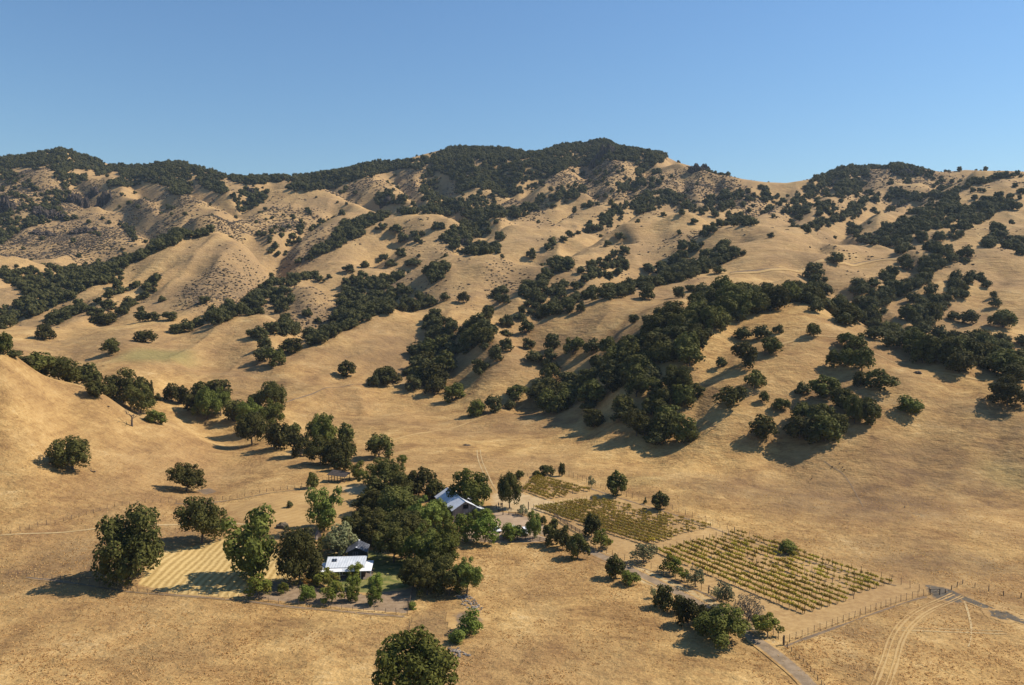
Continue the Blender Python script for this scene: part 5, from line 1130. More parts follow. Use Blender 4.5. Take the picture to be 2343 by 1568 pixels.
vine_block((1504, 1263), (1856, 1411), (1684, 1219), (2050, 1340), 13, "leafy grapevine in the lowest and nearest vineyard block", "grapevines in the nearest block",
           lambda f, k: (.97 if f < .45 else (.78 if f < .8 else .82), .95 if f < .5 else .6))
vine_block((1223, 1164), (1491, 1250), (1356, 1143), (1632, 1209), 13, "leafy grapevine in the long middle vineyard block", "grapevines in the middle block",
           lambda f, k: (.98 if f < .55 else .72, .95 if f < .55 else .5))
vine_block((1197, 1122), (1262, 1146), (1224, 1092), (1352, 1126), 9, "leafy grapevine in the small upper vineyard block", "grapevines in the small upper block", lambda f, k: (.92, .8))
VINES.sort(key=lambda v: v[1])
for j, (x, y, z, a, big, label, group) in enumerate(VINES[:300]):
    o = empty('grapevine', (x, y, z), a); tag(o, label, 'grapevine', group); sc = rv_.uniform(.85, 1.15)
    lf = bpy.data.objects.new('foliage', rv_.choice(vine_leaf[:4] if big else vine_leaf[4:])); tk = bpy.data.objects.new('trunk', rv_.choice(vt))
    for c in (lf, tk): COL.objects.link(c); c.parent = o; c.scale = (sc * rv_.choice([-1, 1]), sc, sc * rv_.uniform(.85, 1.2))
    if j % 2 == 0: st = bpy.data.objects.new('stake', vs_mesh); COL.objects.link(st); st.parent = o; st.location = (.05, .04, 0)
rest = VINES[300:]; VV = []; FF = []; off = 0
for (x, y, z, a, big, label, group) in rest:
    V, F = leafy(rv_.randint(0, 20), 120 if big else 55, (1.02, .6, .6) if big else (.6, .36, .42), .13, .92 if big else .85); c, s = math.cos(a), math.sin(a)
    VV.append(np.stack([V[:, 0] * c - V[:, 1] * s + x, V[:, 0] * s + V[:, 1] * c + y, V[:, 2] + z], 1)); FF.append(F + off); off += len(V)
    b = MB().box(-.05, .05, -.05, .05, -.05, .9); bv = np.array(b.v); VV.append(bv + np.array([x, y, z])); FF.append(np.array(b.f) + off); off += len(bv)
if rest: tag(link_mesh('farther_grapevines', np.concatenate(VV), np.concatenate(FF), M_VINE), "farther grapevines in the upper vineyard rows", None, None, 'stuff')
print("vines", len(VINES))

# ------------------------------------------------------------------ fences
def fence(label, pts, spacing, hgt, wires=(), rails=(), pw=.06, irregular=.0, name='fence', extra=None, stay=0):
    P = resample([gp(*p)[:2] for p in pts], .5); s = np.concatenate([[0], np.cumsum(np.hypot(*np.diff(P, axis=0).T))]); n = min(99, max(2, int(s[-1] / spacing)))
    r = random.Random(len(label)); o = empty(name, (P[0][0], P[0][1], float(height(*P[0]))), 0); tag(o, label, 'fence')
    meshes = []
    for k in range(3):
        h = hgt * (1 + (k - 1) * irregular); meshes.append(MB().hexa([(-pw, -pw, -.2), (pw, -pw, -.2), (pw, pw, -.2), (-pw, pw, -.2), (-pw * .8, -pw * .9, h), (pw * .9, -pw * .8, h), (pw * .8, pw * .9, h + .02), (-pw * .8, pw * .8, h)]).mesh('post', M_POST))
    m = MB(); q0 = None
    for i in range(n + 1):
        d = s[-1] * i / n; p = (np.interp(d, s, P[:, 0]), np.interp(d, s, P[:, 1])); z = float(height(*p)); q = Vector((p[0], p[1], z)) - o.location
        if i < 99 or True:
            c = bpy.data.objects.new('post', meshes[r.randint(0, 2)]); COL.objects.link(c); c.parent = o; c.location = q; c.rotation_euler = (r.uniform(-.06, .06) * (1 + irregular * 5), r.uniform(-.06, .06) * (1 + irregular * 5), r.uniform(0, 1.5))
        if q0 is not None:
            for wz in wires: m.tube([q0 + Vector((0, 0, wz)), q + Vector((0, 0, wz))], .014, 3, False)
            dirv = (q - q0).normalized(); nv = Vector((-dirv.y, dirv.x, 0)) * .03
            for rz_ in rails:
                a, b = q0 + Vector((0, 0, rz_)), q + Vector((0, 0, rz_)); m.hexa([a - nv, b - nv, b + nv, a + nv, a - nv + Vector((0, 0, .16)), b - nv + Vector((0, 0, .16)), b + nv + Vector((0, 0, .16)), a + nv + Vector((0, 0, .16))])
        q0 = q
    if wires or rails: m.build('rail' if rails else 'wire', M_WOOD if rails else M_WIRE, o)
    return o
fence("wire fence with thin posts dividing the lower left pasture from the hay field", [('', -20, 1308), ('', 60, 1318), ('', 130, 1328), ('', 250, 1345), ('', 340, 1356), ('', 470, 1363), ('', 560, 1371), ('', 700, 1388), ('', 850, 1400), ('', 932, 1407)], 2.9, 1.35, (.4, .8, 1.2), pw=.05, irregular=.15)
fence("old pasture fence of uneven posts crossing below the two left slope oaks", [('', 25, 1222), ('', 80, 1208), ('', 135, 1196), ('', 200, 1178), ('', 250, 1163), ('', 320, 1152), ('', 400, 1150), ('', 450, 1150), ('', 520, 1142), ('', 600, 1128), ('', 690, 1116)], 2.6, 1.45, (.5, 1.0), pw=.06, irregular=.2)
fence("tall deer fence running above all the vineyard blocks to the right corner", [('', 1270, 1080), ('', 1310, 1092), ('', 1360, 1112), ('', 1440, 1140), ('', 1530, 1165), ('', 1620, 1198), ('', 1700, 1226), ('', 1800, 1262), ('', 1930, 1300), ('', 2050, 1334), ('', 2125, 1362)], 2.9, 2.1, (.5, 1.0, 1.5, 2.0), pw=.05)
fence("wire fence crossing right of the nearest vine block down to the corner post", [('', 2125, 1362), ('', 2060, 1378), ('', 1990, 1403), ('', 1900, 1436), ('', 1840, 1458), ('', 1792, 1476)], 2.2, 2.0, (.5, 1.0, 1.5, 1.9), pw=.045)
fence("wire fence along the lower edge of the vineyard beside the lane trees", [('', 1350, 1252), ('', 1420, 1280), ('', 1500, 1306), ('', 1560, 1333), ('', 1620, 1358)], 2.4, 1.9, (.5, 1.1, 1.8), pw=.055)
fence("wire fence from the wooden gate down to the corner post by the road", [('', 1650, 1372), ('', 1700, 1396), ('', 1745, 1430), ('', 1792, 1476)], 2.4, 1.9, (.5, 1.1, 1.8), pw=.055)
fence("roadside fence of dark posts at the bottom right of the picture", [('', 1792, 1476), ('', 1820, 1500), ('', 1848, 1530), ('', 1885, 1575), ('', 1910, 1610)], 1.8, 1.3, (.5, 1.0), pw=.06, irregular=.12)
fence("post and wire fence leading away right of the bare corner", [('', 2163, 1358), ('', 2178, 1350), ('', 2205, 1335), ('', 2225, 1342), ('', 2290, 1362), ('', 2343, 1370), ('', 2400, 1392)], 3.6, 1.4, (.5, 1.0), pw=.09, irregular=.1)
fence("board fence with four rails at the start of the vineyard lane", [('', 1268, 1183), ('', 1285, 1196), ('', 1310, 1212), ('', 1336, 1227)], 2.4, 1.5, (), (.3, .62, .94, 1.26), pw=.08)
fence("low board fence between the farm yard and the shaded picnic spot", [('', 1164, 1178), ('', 1178, 1180), ('', 1198, 1178), ('', 1212, 1180)], 2.4, 1.2, (), (.3, .65, 1.0), pw=.08)
fence("board fence in front of the parked vehicles at the field's edge", [('', 1100, 1240), ('', 1150, 1238), ('', 1200, 1236), ('', 1232, 1236), ('', 1262, 1245)], 2.4, 1.2, (), (.3, .65, 1.0), pw=.08)
fence("wire fence closing the garden beside the farm grove", [('', 932, 1407), ('', 938, 1385), ('', 942, 1365), ('', 945, 1345)], 2.4, 1.8, (.5, 1.0, 1.6), pw=.06)
fence("short broken fence dropping from the garden corner toward the bottom oak", [('', 942, 1425), ('', 936, 1438), ('', 934, 1452)], 1.8, 1.2, (.6,), pw=.05, irregular=.2)
fence("wooden rails beside the young tree at the upper pasture's end", [('', 688, 1120), ('', 700, 1122), ('', 712, 1122)], 2.4, 1.3, (), (.5, 1.0), pw=.08, irregular=.15)
fence("small rail gate fence left of the tall two-stemmed tree", [('', 524, 1228), ('', 540, 1229)], 1.6, 1.3, (), (.25, .55, .85, 1.15), pw=.07)
fence("thin fence skirting the golden field above the farm grove", [('', 1130, 1108), ('', 1170, 1098), ('', 1210, 1090), ('', 1270, 1080)], 3.2, 1.5, (.5, 1.0), pw=.05)
def gate(reg, pts, hgt, label, brace=True):
    a = Vector(gp(*pts[0])); b = Vector(gp(*pts[1])); o = empty('gate', a, 0); d = b - a; d.z = 0; Ln = d.length; o.rotation_euler = (0, 0, math.atan2(d.y, d.x)); tag(o, label, 'gate')
    for x in (0, Ln): MB().box(x - .09, x + .09, -.09, .09, -.1, hgt + .15).build('post', M_POST, o)
    m = MB()
    for z in (.25, hgt * .5, hgt - .15): m.box(.1, Ln - .1, -.03, .03, z, z + .12)
    if brace: m.hexa([(.1, -.025, .3), (.25, -.025, .3), (.25, .025, .3), (.1, .025, .3), (Ln - .25, -.025, hgt - .1), (Ln - .1, -.025, hgt - .1), (Ln - .1, .025, hgt - .1), (Ln - .25, .025, hgt - .1)])
    m.build('gate_leaf', M_WOOD, o)
gate('', [('', 1622, 1358), ('', 1648, 1370)], 2.1, "wooden braced gate in the lower vineyard fence")
gate('', [('', 2128, 1362), ('', 2150, 1362)], 1.6, "dark wooden gate at the bare corner of the vineyard fences")
def post_thing(reg, X, Y, h, w, label):
    x, y, z = gp(reg, X, Y); o = MB().hexa([(-w, -w, -.2), (w, -w, -.2), (w, w, -.2), (-w, w, -.2), (-w * .85, -w * .9, h), (w * .9, -w * .85, h), (w * .85, w * .9, h), (-w * .85, w * .8, h)]).build('fence_post', M_POST); o.location = (x, y, z); tag(o, label, 'post')
post_thing('d6', 2082, 1140, 2.4, .16, "thick dark post where the vineyard fences meet the road")
post_thing('y', 1195, 610, 3.0, .16, "tall gate post beside the grey-green yard tree")
post_thing('y', 540, 745, 2.6, .16, "dark post at the edge of the shaded picnic spot")
post_thing('', 934, 1392, 2.2, .15, "thick post at the garden fence corner")

# ------------------------------------------------------------------ buildings
def at_z(u, v, z):
    t, k = ray(u, v); d = (z - CAM_H) / float(k); return float(t) * d, d
def barn():
    gz = 1.2; x0, y0 = at_z(*px('b', 790, 832), gz + 7.0)
    o = empty('barn', (x0, y0, gz), math.radians(22.5)); tag(o, "weathered board barn with white metal roof and right-hand lean-to", 'barn')
    Ln = 19.5; HA = 7.0; le = (-4.5, 4.35); rb = (4.1, 4.65); re = (8.8, 2.3); B0 = -.8
    prof = [(le[0], B0), (re[0] - .3, B0), (re[0] - .3, re[1]), (rb[0], rb[1]), (0, HA), (le[0] + .0, le[1])]
    w = MB(); k = len(prof)
    # front wall pieces leave the loft window and the door open
    fr = [[(-4.5, B0), (-1.6, B0), (-1.6, 5.6), (-4.5, 4.2)], [(-.4, B0), (1.2, B0), (1.2, 4.3), (-.4, 4.3)], [(-1.6, 2.8), (-.4, 2.8), (-.4, 4.3), (-1.6, 4.3)], [(1.2, B0), (4.1, B0), (4.1, 4.6), (1.2, 6.2)], [(4.1, B0), (8.5, B0), (8.5, 2.35), (4.1, 4.55)], [(-1.6, 4.3), (-.65, 4.3), (-.65, 6.45), (-1.6, 6.05)], [(-.65, 5.75), (1.2, 5.75), (1.2, 6.35), (0, 6.9), (-.65, 6.65)]]
    for p in fr:
        w.poly([(x, 0, z) for x, z in p]); w.poly([(x, .15, z) for x, z in reversed(p)])
    w.poly([(x, Ln, z) for x, z in reversed(prof)])
    w.poly([(-4.5, Ln, B0), (-4.5, 0, B0), (-4.5, 0, 4.25), (-4.5, Ln, 4.25)]); w.poly([(8.5, 0, B0), (8.5, Ln, B0), (8.5, Ln, 2.3), (8.5, 0, 2.3)])
    w.build('wall', M_PLANK, o)
    r = MB(); e = .55
    r.slab([(-4.95, -e, 4.15), (0, -e, HA + .06), (0, Ln + .4, HA + .06), (-4.95, Ln + .4, 4.15)][::1], .10)
    r.slab([(0, -e, HA + .06), (rb[0] + .15, -e, rb[1] + .1), (rb[0] + .15, Ln + .4, rb[1] + .1), (0, Ln + .4, HA + .06)], .10)
    r.slab([(rb[0] - .05, -.15, rb[1] - .05), (re[0], -.3, re[1] + .05), (re[0], Ln, re[1] + .05), (rb[0] - .05, Ln, rb[1] - .05)], .10)
    ro = r.build('roof', M_ROOF, o); MB().tube([(0, -e, HA + .1), (0, Ln + .4, HA + .1)], .1, 5).build('ridge_cap', M_WHITE, ro)
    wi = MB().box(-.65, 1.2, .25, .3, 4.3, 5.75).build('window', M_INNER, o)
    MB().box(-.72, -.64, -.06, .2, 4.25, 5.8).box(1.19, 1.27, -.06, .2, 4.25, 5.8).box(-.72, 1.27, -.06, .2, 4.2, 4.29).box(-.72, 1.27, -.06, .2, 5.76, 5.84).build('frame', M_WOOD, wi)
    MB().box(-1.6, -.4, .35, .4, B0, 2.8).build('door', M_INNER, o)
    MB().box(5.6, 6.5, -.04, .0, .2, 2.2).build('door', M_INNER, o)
    MB().box(-.35, -.2, -.12, -.02, B0, 2.9).build('door_post', M_WHITE, o)
barn()
def white_house():
    z0 = float(height(*gp('h', 1060, 1320)[:2])) ; x0, y0 = at_z(*px('h', 1060, 1075), z0 + 2.6)
    o = empty('house', (x0, y0, z0), math.radians(5)); tag(o, "long low farmhouse with pale seamed metal roof and white porch roof", 'house')
    m = MB(); W0, W1, D0, D1 = -5.6, 5.4, 1.9, 7.2
    for a, b in (((W0, D0), (W1, D0)), ((W1, D0), (W1, D1)), ((W1, D1), (W0, D1)), ((W0, D1), (W0, D0))):
        m.poly([(a[0], a[1], -.5), (b[0], b[1], -.5), (b[0], b[1], 2.9), (a[0], a[1], 2.9)])
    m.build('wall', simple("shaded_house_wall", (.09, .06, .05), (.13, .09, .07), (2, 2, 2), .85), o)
    # porch roof ring round the house: low, white
    p = MB(); th = .07
    p.slab([(-7.3, 0, 2.55), (7.3, 0, 2.55), (5.3, 2.0, 2.95), (-5.7, 2.0, 2.95)], th)
    p.slab([(7.3, 0, 2.55), (7.3, 8.2, 2.62), (5.3, 7.0, 3.05), (5.3, 2.0, 2.95)], th)
    p.slab([(-7.3, 7.6, 2.55), (-7.3, 0, 2.55), (-5.7, 2.0, 2.95), (-5.7, 7.0, 2.95)], th)
    pr = p.build('porch_roof', M_WHITE, o)
    MB().box(-4.2, -3.0, .35, .42, 2.66, 2.72).hexa([(-.9, .25, 2.62), (.6, .25, 2.62), (.6, 1.5, 2.87), (-.9, 1.5, 2.87), (-.9, .25, 2.66), (.6, .25, 2.66), (.6, 1.5, 2.91), (-.9, 1.5, 2.91)]).build('patch_panel', M_HROOF, pr)
    r = MB(); r.slab([(-5.75, 1.75, 3.1), (5.45, 1.75, 3.1), (5.45, 6.9, 4.5), (-5.75, 6.9, 4.5)], .09)
    r.slab([(5.45, 9.6, 3.3), (-5.75, 9.6, 3.3), (-5.75, 6.9, 4.5), (5.45, 6.9, 4.5)][::1], .09)
    ro = r.build('roof', M_HROOF, o)
    for sx_ in (-4.3, -3.55):
        f = lambda y: 3.1 + (y - 1.75) * (1.4 / 5.15)
        MB().hexa([(sx_, 4.5, f(4.5)), (sx_ + .62, 4.5, f(4.5)), (sx_ + .62, 5.8, f(5.8)), (sx_, 5.8, f(5.8)), (sx_, 4.5, f(4.5) + .12), (sx_ + .62, 4.5, f(4.5) + .12), (sx_ + .62, 5.8, f(5.8) + .12), (sx_, 5.8, f(5.8) + .12)]).build('skylight', M_GLASS, ro)
    MB().tube([(-5.75, 6.9, 4.53), (5.45, 6.9, 4.53)], .07, 5).build('ridge_cap', M_WHITE, ro)
    for xw in (-1.9, -.9, 2.2):
        wn_ = MB().box(xw, xw + .8, 1.84, 1.9, .9, 2.2).build('window', M_GLASS, o)
        MB().box(xw - .06, xw, 1.8, 1.9, .85, 2.25).box(xw + .8, xw + .86, 1.8, 1.9, .85, 2.25).box(xw - .06, xw + .86, 1.8, 1.9, 2.2, 2.28).box(xw - .06, xw + .86, 1.8, 1.9, .82, .9).build('frame', M_WHITE, wn_)
    for xp in (-7.1, -4.4, -1.5, 1.4, 4.3, 7.1): MB().box(xp - .06, xp + .06, .1, .22, -.4, 2.52).build('porch_post', M_WHITE, o)
    MB().box(-7.3, 7.3, .0, 8.0, -.5, .12).build('porch_floor', M_WOOD, o)
    # little dark upper house behind
    xa, ya = at_z(*px('h', 1355, 455), z0 + 5.0)
    h = empty('dark_house', (xa, ya, z0), math.radians(4)); tag(h, "small dark two-storey house with patched gable roof behind the white roof", 'house')
    m = MB(); HW = 2.75; LN = 6.4; ez = 3.75; az = 4.95
    m.poly([(-HW, 0, -.5), (HW, 0, -.5), (HW, 0, ez), (0, 0, az), (-HW, 0, ez)]); m.poly([(HW, LN, -.5), (-HW, LN, -.5), (-HW, LN, ez), (0, LN, az), (HW, LN, ez)])
    m.poly([(-HW, LN, -.5), (-HW, 0, -.5), (-HW, 0, ez), (-HW, LN, ez)]); m.poly([(HW, 0, -.5), (HW, LN, -.5), (HW, LN, ez), (HW, 0, ez)]); m.build('wall', M_DARKWALL, h)
    r = MB(); r.slab([(-3.25, -.5, ez - .2), (0, -.5, az + .06), (0, LN + .3, az + .06), (-3.25, LN + .3, ez - .2)], .08).slab([(0, -.5, az + .06), (3.25, -.5, ez - .2), (3.25, LN + .3, ez - .2), (0, LN + .3, az + .06)], .08)
    rr2 = r.build('roof', M_OLDROOF, h)
    cp = MB().box(-.18, .22, -.6, .1, az + .08, az + .2).box(-.2, .25, LN - .4, LN + .3, az + .08, az + .22); cp.build('roof_patch', M_WHITE, rr2)
    w2 = MB().box(-1.0, .35, -.05, -.01, 2.5, 3.55).build('window', M_GLASS, h); f = MB()
    for a in (-1.06, -.36, .33): f.box(a, a + .06, -.09, -.05, 2.45, 3.6)
    for b in (2.45, 2.98, 3.55): f.box(-1.06, .39, -.12, -.09, b, b + .05)
    f.build('frame', simple("grey_frame", (.30, .30, .28)), w2)
white_house()
def shed():
    z0 = float(height(*gp('s', 1430, 835)[:2])); x, y, _ = gp('s', 1430, 835); o = empty('open_shed', (x - 3.4, y, z0), math.radians(-18)); tag(o, "open pole shed with dark sloping roof under the creek trees", 'shed')
    MB().slab([(-.6, -.5, 3.0), (7.6, -.5, 2.6), (7.4, 4.8, 3.3), (-.8, 4.8, 3.9)], .08).build('roof', M_SHEDROOF, o)
    for px_, py_, hh in ((0, 0, 2.9), (1.3, 0, 2.85), (2.6, 0, 2.8), (3.9, 0, 2.75), (5.2, 0, 2.65), (7, 0, 2.6), (0, 4.3, 3.7), (3.5, 4.3, 3.4), (7, 4.3, 3.1)):
        MB().box(px_ - .1, px_ + .1, py_ - .1, py_ + .1, -1.0, hh).build('post', M_POST, o)
    MB().box(.1, 6.9, 4.2, 4.3, .5, .65).box(.1, 6.9, 4.2, 4.3, 1.4, 1.55).box(-.06, .0, .1, 4.2, 1.4, 1.55).build('rail', M_WOOD, o)
shed()
def small_gable():
    x, y, z = gp('h', 385, 255); o = empty('playhouse', (x, y, z), .5); tag(o, "tiny pale gabled hut half hidden left of the grey willow", 'hut')
    m = MB(); m.poly([(-.9, 0, 0), (.9, 0, 0), (.9, 0, 1.3), (0, 0, 2.6), (-.9, 0, 1.3)]).poly([(.9, 1.6, 0), (-.9, 1.6, 0), (-.9, 1.6, 1.3), (0, 1.6, 2.6), (.9, 1.6, 1.3)]).poly([(.9, 0, 0), (.9, 1.6, 0), (.9, 1.6, 1.3), (.9, 0, 1.3)]).poly([(-.9, 1.6, 0), (-.9, 0, 0), (-.9, 0, 1.3), (-.9, 1.6, 1.3)])
    m.build('wall', simple("pale_boards", (.42, .37, .31), (.52, .46, .39)), o)
    MB().slab([(-1.1, -.2, 1.1), (0, -.2, 2.7), (0, 1.8, 2.7), (-1.1, 1.8, 1.1)], .05).slab([(0, -.2, 2.7), (1.1, -.2, 1.1), (1.1, 1.8, 1.1), (0, 1.8, 2.7)], .05).build('roof', M_OLDROOF, o)
small_gable()

# ------------------------------------------------------------------ vehicles
def loft(sections, mat, name, parent):
    """sections: (y, [(x, z) ...]) rings of equal length"""
    m = MB(); n = len(sections[0][1])
    for y, ring in sections: m.v += [(x, y, z) for x, z in ring]
    for i in range(len(sections) - 1):
        for k in range(n): a = i * n + k; b = i * n + (k + 1) % n; m.f.append((a, b, b + n, a + n))
    m.f.append(tuple(range(n - 1, -1, -1))); m.f.append(tuple((len(sections) - 1) * n + k for k in range(n)))
    return m.build(name, mat, parent, False)
def ring(w, z0, zs, z1, wt):
    """lower width w, shoulder zs, top z1 of width wt"""
    return [(-w * .92, z0), (w * .92, z0), (w, z0 + .15), (w, zs), (wt, z1 - .06), (wt * .86, z1), (-wt * .86, z1), (-wt, z1 - .06), (-w, zs), (-w, z0 + .15)]
def vehicle(kind, reg, X, Y, rz, label, cat):
    x, y, z = gp(reg, X, Y); o = empty(kind, (x, y, z + .14), rz); tag(o, label, cat, 'white vehicles parked in the farm yard'); w = .93
    van = kind == 'parked_van'; pick = kind == 'pickup_truck'; H1 = 1.95 if van else (1.85 if pick else 1.45); hood = 1.12 if (van or pick) else .92; sh = 1.15 if (van or pick) else .95
    S = [(0, ring(w * .9, .35, hood - .25, hood - .15, w * .8)), (.12, ring(w, .28, hood - .15, hood, w * .86)), (1.05, ring(w, .26, hood - .06, hood + .06, w * .9)), (1.75, ring(w, .26, sh, H1 - .08, w * .78)), (2.1, ring(w, .26, sh, H1, w * .8))]
    if pick: S += [(3.3, ring(w, .26, sh, H1, w * .8)), (3.5, ring(w, .26, sh - .02, H1 - .3, w * .8)), (3.55, ring(w, .26, sh - .05, sh, w * .9)), (5.3, ring(w, .3, sh - .05, sh, w * .9))]
    elif van: S += [(4.3, ring(w, .26, sh, H1, w * .8)), (4.75, ring(w, .3, sh, H1 - .15, w * .78)), (4.85, ring(w * .96, .34, sh, H1 - .5, w * .76))]
    else: S += [(2.9, ring(w, .26, sh, H1, w * .76)), (3.75, ring(w, .26, sh, H1 - .35, w * .74)), (4.3, ring(w, .3, sh - .05, sh + .03, w * .85)), (4.45, ring(w * .94, .35, sh - .12, sh, w * .82))]
    loft(S, M_CARWHITE, 'body', o)
    zl, zh = hood + .08, H1 - .10
    MB().slab([(-w * .80, 1.06, zl), (w * .80, 1.06, zl), (w * .70, 1.71, zh + .02), (-w * .70, 1.71, zh + .02)], -.02).build('windscreen', M_GLASS, o)
    for s in (-1, 1):
        xa, xb = s * (w * .985), s * (w * .835); ye = 3.2 if pick else (4.5 if van else 3.5)
        p = [(xa + s * .012, 1.65, sh + .03), (xa + s * .012, ye, sh + .03), (xb + s * .012, ye - .15, H1 - .14), (xb + s * .012, 1.95, H1 - .14)]
        MB().poly(p if s > 0 else p[::-1]).build('side_window', M_GLASS, o)
        MB().box(s * w * .78 - .14, s * w * .78 + .14, -.03, .04, hood - .35, hood - .2).build('headlight', simple("lamp_glass", (.5, .5, .52), None, rough=.2) if s < 0 and 'lamp_glass' not in bpy.data.materials else bpy.data.materials['lamp_glass'], o)
        for yy in (.85, S[-1][0] - .95):
            wh = MB().tube([(s * (w - .18), yy, .33 - .14), (s * (w + .02), yy, .33 - .14)], .34, 14).build('wheel', M_TYRE, o)
            MB().tube([(s * (w + .0), yy, .33 - .14), (s * (w + .035), yy, .33 - .14)], .19, 10).build('rim', M_WOOD if False else simple_rim, wh)
    MB().box(-w * .62, w * .62, -.05, .02, .45, hood - .32).build('grille', M_TRIM, o); MB().box(-w * .93, w * .93, -.08, .0, .26, .44).build('bumper', M_TRIM, o)
simple_rim = simple("wheel_rim", (.35, .35, .36), None, rough=.4, metal=.5)
vehicle('parked_van', 'y', 1115, 1305, math.radians(4), "white van with dark bumper parked facing the field beside a tree", 'van')
vehicle('parked_car', 'y', 440, 1225, math.radians(22), "white car parked at an angle, half hidden by bright green tree", 'car')
vehicle('pickup_truck', 'y', 790, 1235, math.radians(0), "white pickup mostly hidden behind the low tree in the yard", 'pickup truck')

# ------------------------------------------------------------------ people by the upright oak
def skin_mesh(name, verts, edges, radii, mat, parent, lv=1):
    me = bpy.data.meshes.new(name); me.from_pydata(verts, edges, []); me.materials.append(mat); o = bpy.data.objects.new(name, me); COL.objects.link(o); o.parent = parent
    md = o.modifiers.new('Skin', 'SKIN'); 
    for i, r in enumerate(radii): me.skin_vertices[0].data[i].radius = (r, r)
    me.skin_vertices[0].data[0].use_root = True; s = o.modifiers.new('Subdivision', 'SUBSURF'); s.levels = lv; s.render_levels = lv; return o
def person(X, Y, rz, h, label, lean=0.0):
    x, y, z = gp('y', X, Y); s = h / 1.75; V = []; E = []; R = []
    def add(p, r, par=None):
        V.append((p[0] * s, p[1] * s, p[2] * s)); R.append(r * s)
        if par is not None: E.append((par, len(V) - 1))
        return len(V) - 1
    pel = add((0, 0, .95), .13); be = add((0, .01, 1.12), .12, pel); ch = add((0, .0, 1.32), .155, be); nk = add((0, -.01, 1.48), .06, ch); jw = add((0, -.03, 1.55), .075, nk); hd = add((0, -.01, 1.64), .095, jw); tp = add((0, 0, 1.71), .06, hd); add((0, -.10, 1.60), .018, jw)
    for sd in (-1, 1):
        sh = add((sd * .19, 0, 1.40), .06, ch); el = add((sd * .25, .02, 1.12), .042, sh); wr = add((sd * .24, -.08 - lean, .90), .028, el); pm = add((sd * .24, -.09 - lean, .83), .036, wr)
        for k in range(4): f1 = add((sd * .24 + (k - 1.5) * .018, -.10 - lean, .78 - .004 * (k % 3)), .008, pm); add((sd * .24 + (k - 1.5) * .018, -.12 - lean, .745 - .006 * (k % 3)), .007, f1)
        add((sd * .24 - sd * .045, -.11 - lean, .80), .009, pm)
        hp = add((sd * .09, 0, .88), .095, pel); kn = add((sd * .11, -.02, .49), .062, hp); an = add((sd * .12, .02, .09), .042, kn); add((sd * .13, -.13, .03), .035, an)
    o = skin_mesh('person', V, E, R, M_SKIN, None); o.location = (x, y, z); o.rotation_euler = (0, 0, rz); tag(o, label, 'person', 'people standing by the farm yard')
    cv = [(0, 0, .97), (0, .01, 1.12), (0, 0, 1.34), (-.19, 0, 1.40), (-.25, .02, 1.14), (.19, 0, 1.40), (.25, .02, 1.14)]
    skin_mesh('shirt', [tuple(a * s for a in p) for p in cv], [(0, 1), (1, 2), (2, 3), (3, 4), (2, 5), (5, 6)], [r * s for r in (.145, .138, .172, .075, .06, .075, .06)], M_CLOTH, o)
    cv = [(0, 0, .95), (-.09, 0, .88), (-.11, -.02, .49), (-.12, .02, .12), (.09, 0, .88), (.11, -.02, .49), (.12, .02, .12)]
    skin_mesh('trousers', [tuple(a * s for a in p) for p in cv], [(0, 1), (1, 2), (2, 3), (0, 4), (4, 5), (5, 6)], [r * s for r in (.14, .11, .078, .06, .11, .078, .06)], M_CLOTH, o)
    skin_mesh('hair', [tuple(a * s for a in p) for p in ((0, .03, 1.60), (0, .03, 1.69), (0, -.02, 1.74))], [(0, 1), (1, 2)], [r * s for r in (.08, .095, .05)], M_TRIM, o)
person(428, 530, .4, 1.8, "person in dark clothes standing, left of the close pair", .05)
person(490, 535, -.5, 1.75, "person in dark clothes, left one of the close pair")
person(522, 535, 2.6, 1.75, "person in dark clothes, right one of the close pair", .04)
person(368, 580, 1.2, 1.7, "person in dark clothes standing lower down in the tree shade")

# ------------------------------------------------------------------ birds on the right slope, creek stones, picnic table
def bird(X, Y, rz, label):
    x, y, z = gp('F', X, Y); o = skin_mesh('bird', [(0, .32, .42), (0, .1, .46), (0, -.2, .52), (0, -.3, .72), (0, -.32, .86), (0, -.42, .84), (-.08, .0, .22), (-.08, -.02, .0), (.08, 0, .22), (.08, -.02, 0), (0, .6, .36)],
        [(1, 0), (1, 2), (2, 3), (3, 4), (4, 5), (1, 6), (6, 7), (1, 8), (8, 9), (0, 10)], [.14, .21, .16, .06, .05, .018, .05, .02, .05, .02, .05], M_FEATHER, None)
    o.location = (x, y, z); o.rotation_euler = (0, 0, rz); tag(o, label, 'bird', 'dark birds on the right-hand slope')
bird(1050, 872, .5, "dark bird on the slope path, leftmost of the group of four"); bird(1100, 850, 2, "dark bird uppermost of the group of four"); bird(1118, 874, -1, "dark bird in the middle of the group of four"); bird(1130, 893, 1.2, "dark bird lowest of the group of four")
bird(912, 950, .2, "single dark bird on the brown patch left of the group"); bird(1538, 1142, 2.4, "single dark bird far out on the lower brown slope")
def stones(name, pts, n, label, seed):
    r = np.random.RandomState(seed); P = [gp(*p) for p in pts]; V = []; F = []; off = 0; iv, itf = ico()
    for i in range(n):
        t = r.uniform(0, len(P) - 1.001); k = int(t); f = t - k; x = P[k][0] * (1 - f) + P[k + 1][0] * f + r.normal(0, 1.1); y = P[k][1] * (1 - f) + P[k + 1][1] * f + r.normal(0, 1.1); s = r.uniform(.12, .42)
        v = iv * (1 + r.uniform(-.25, .25, (len(iv), 1))) * s * np.array([1.3, 1, .7]); V.append(v + np.array([x, y, float(height(x, y)) + s * .25])); F.append(itf + off); off += len(iv)
    tag(link_mesh(name, np.concatenate(V), np.concatenate(F), M_STONE), label, None, None, 'stuff')
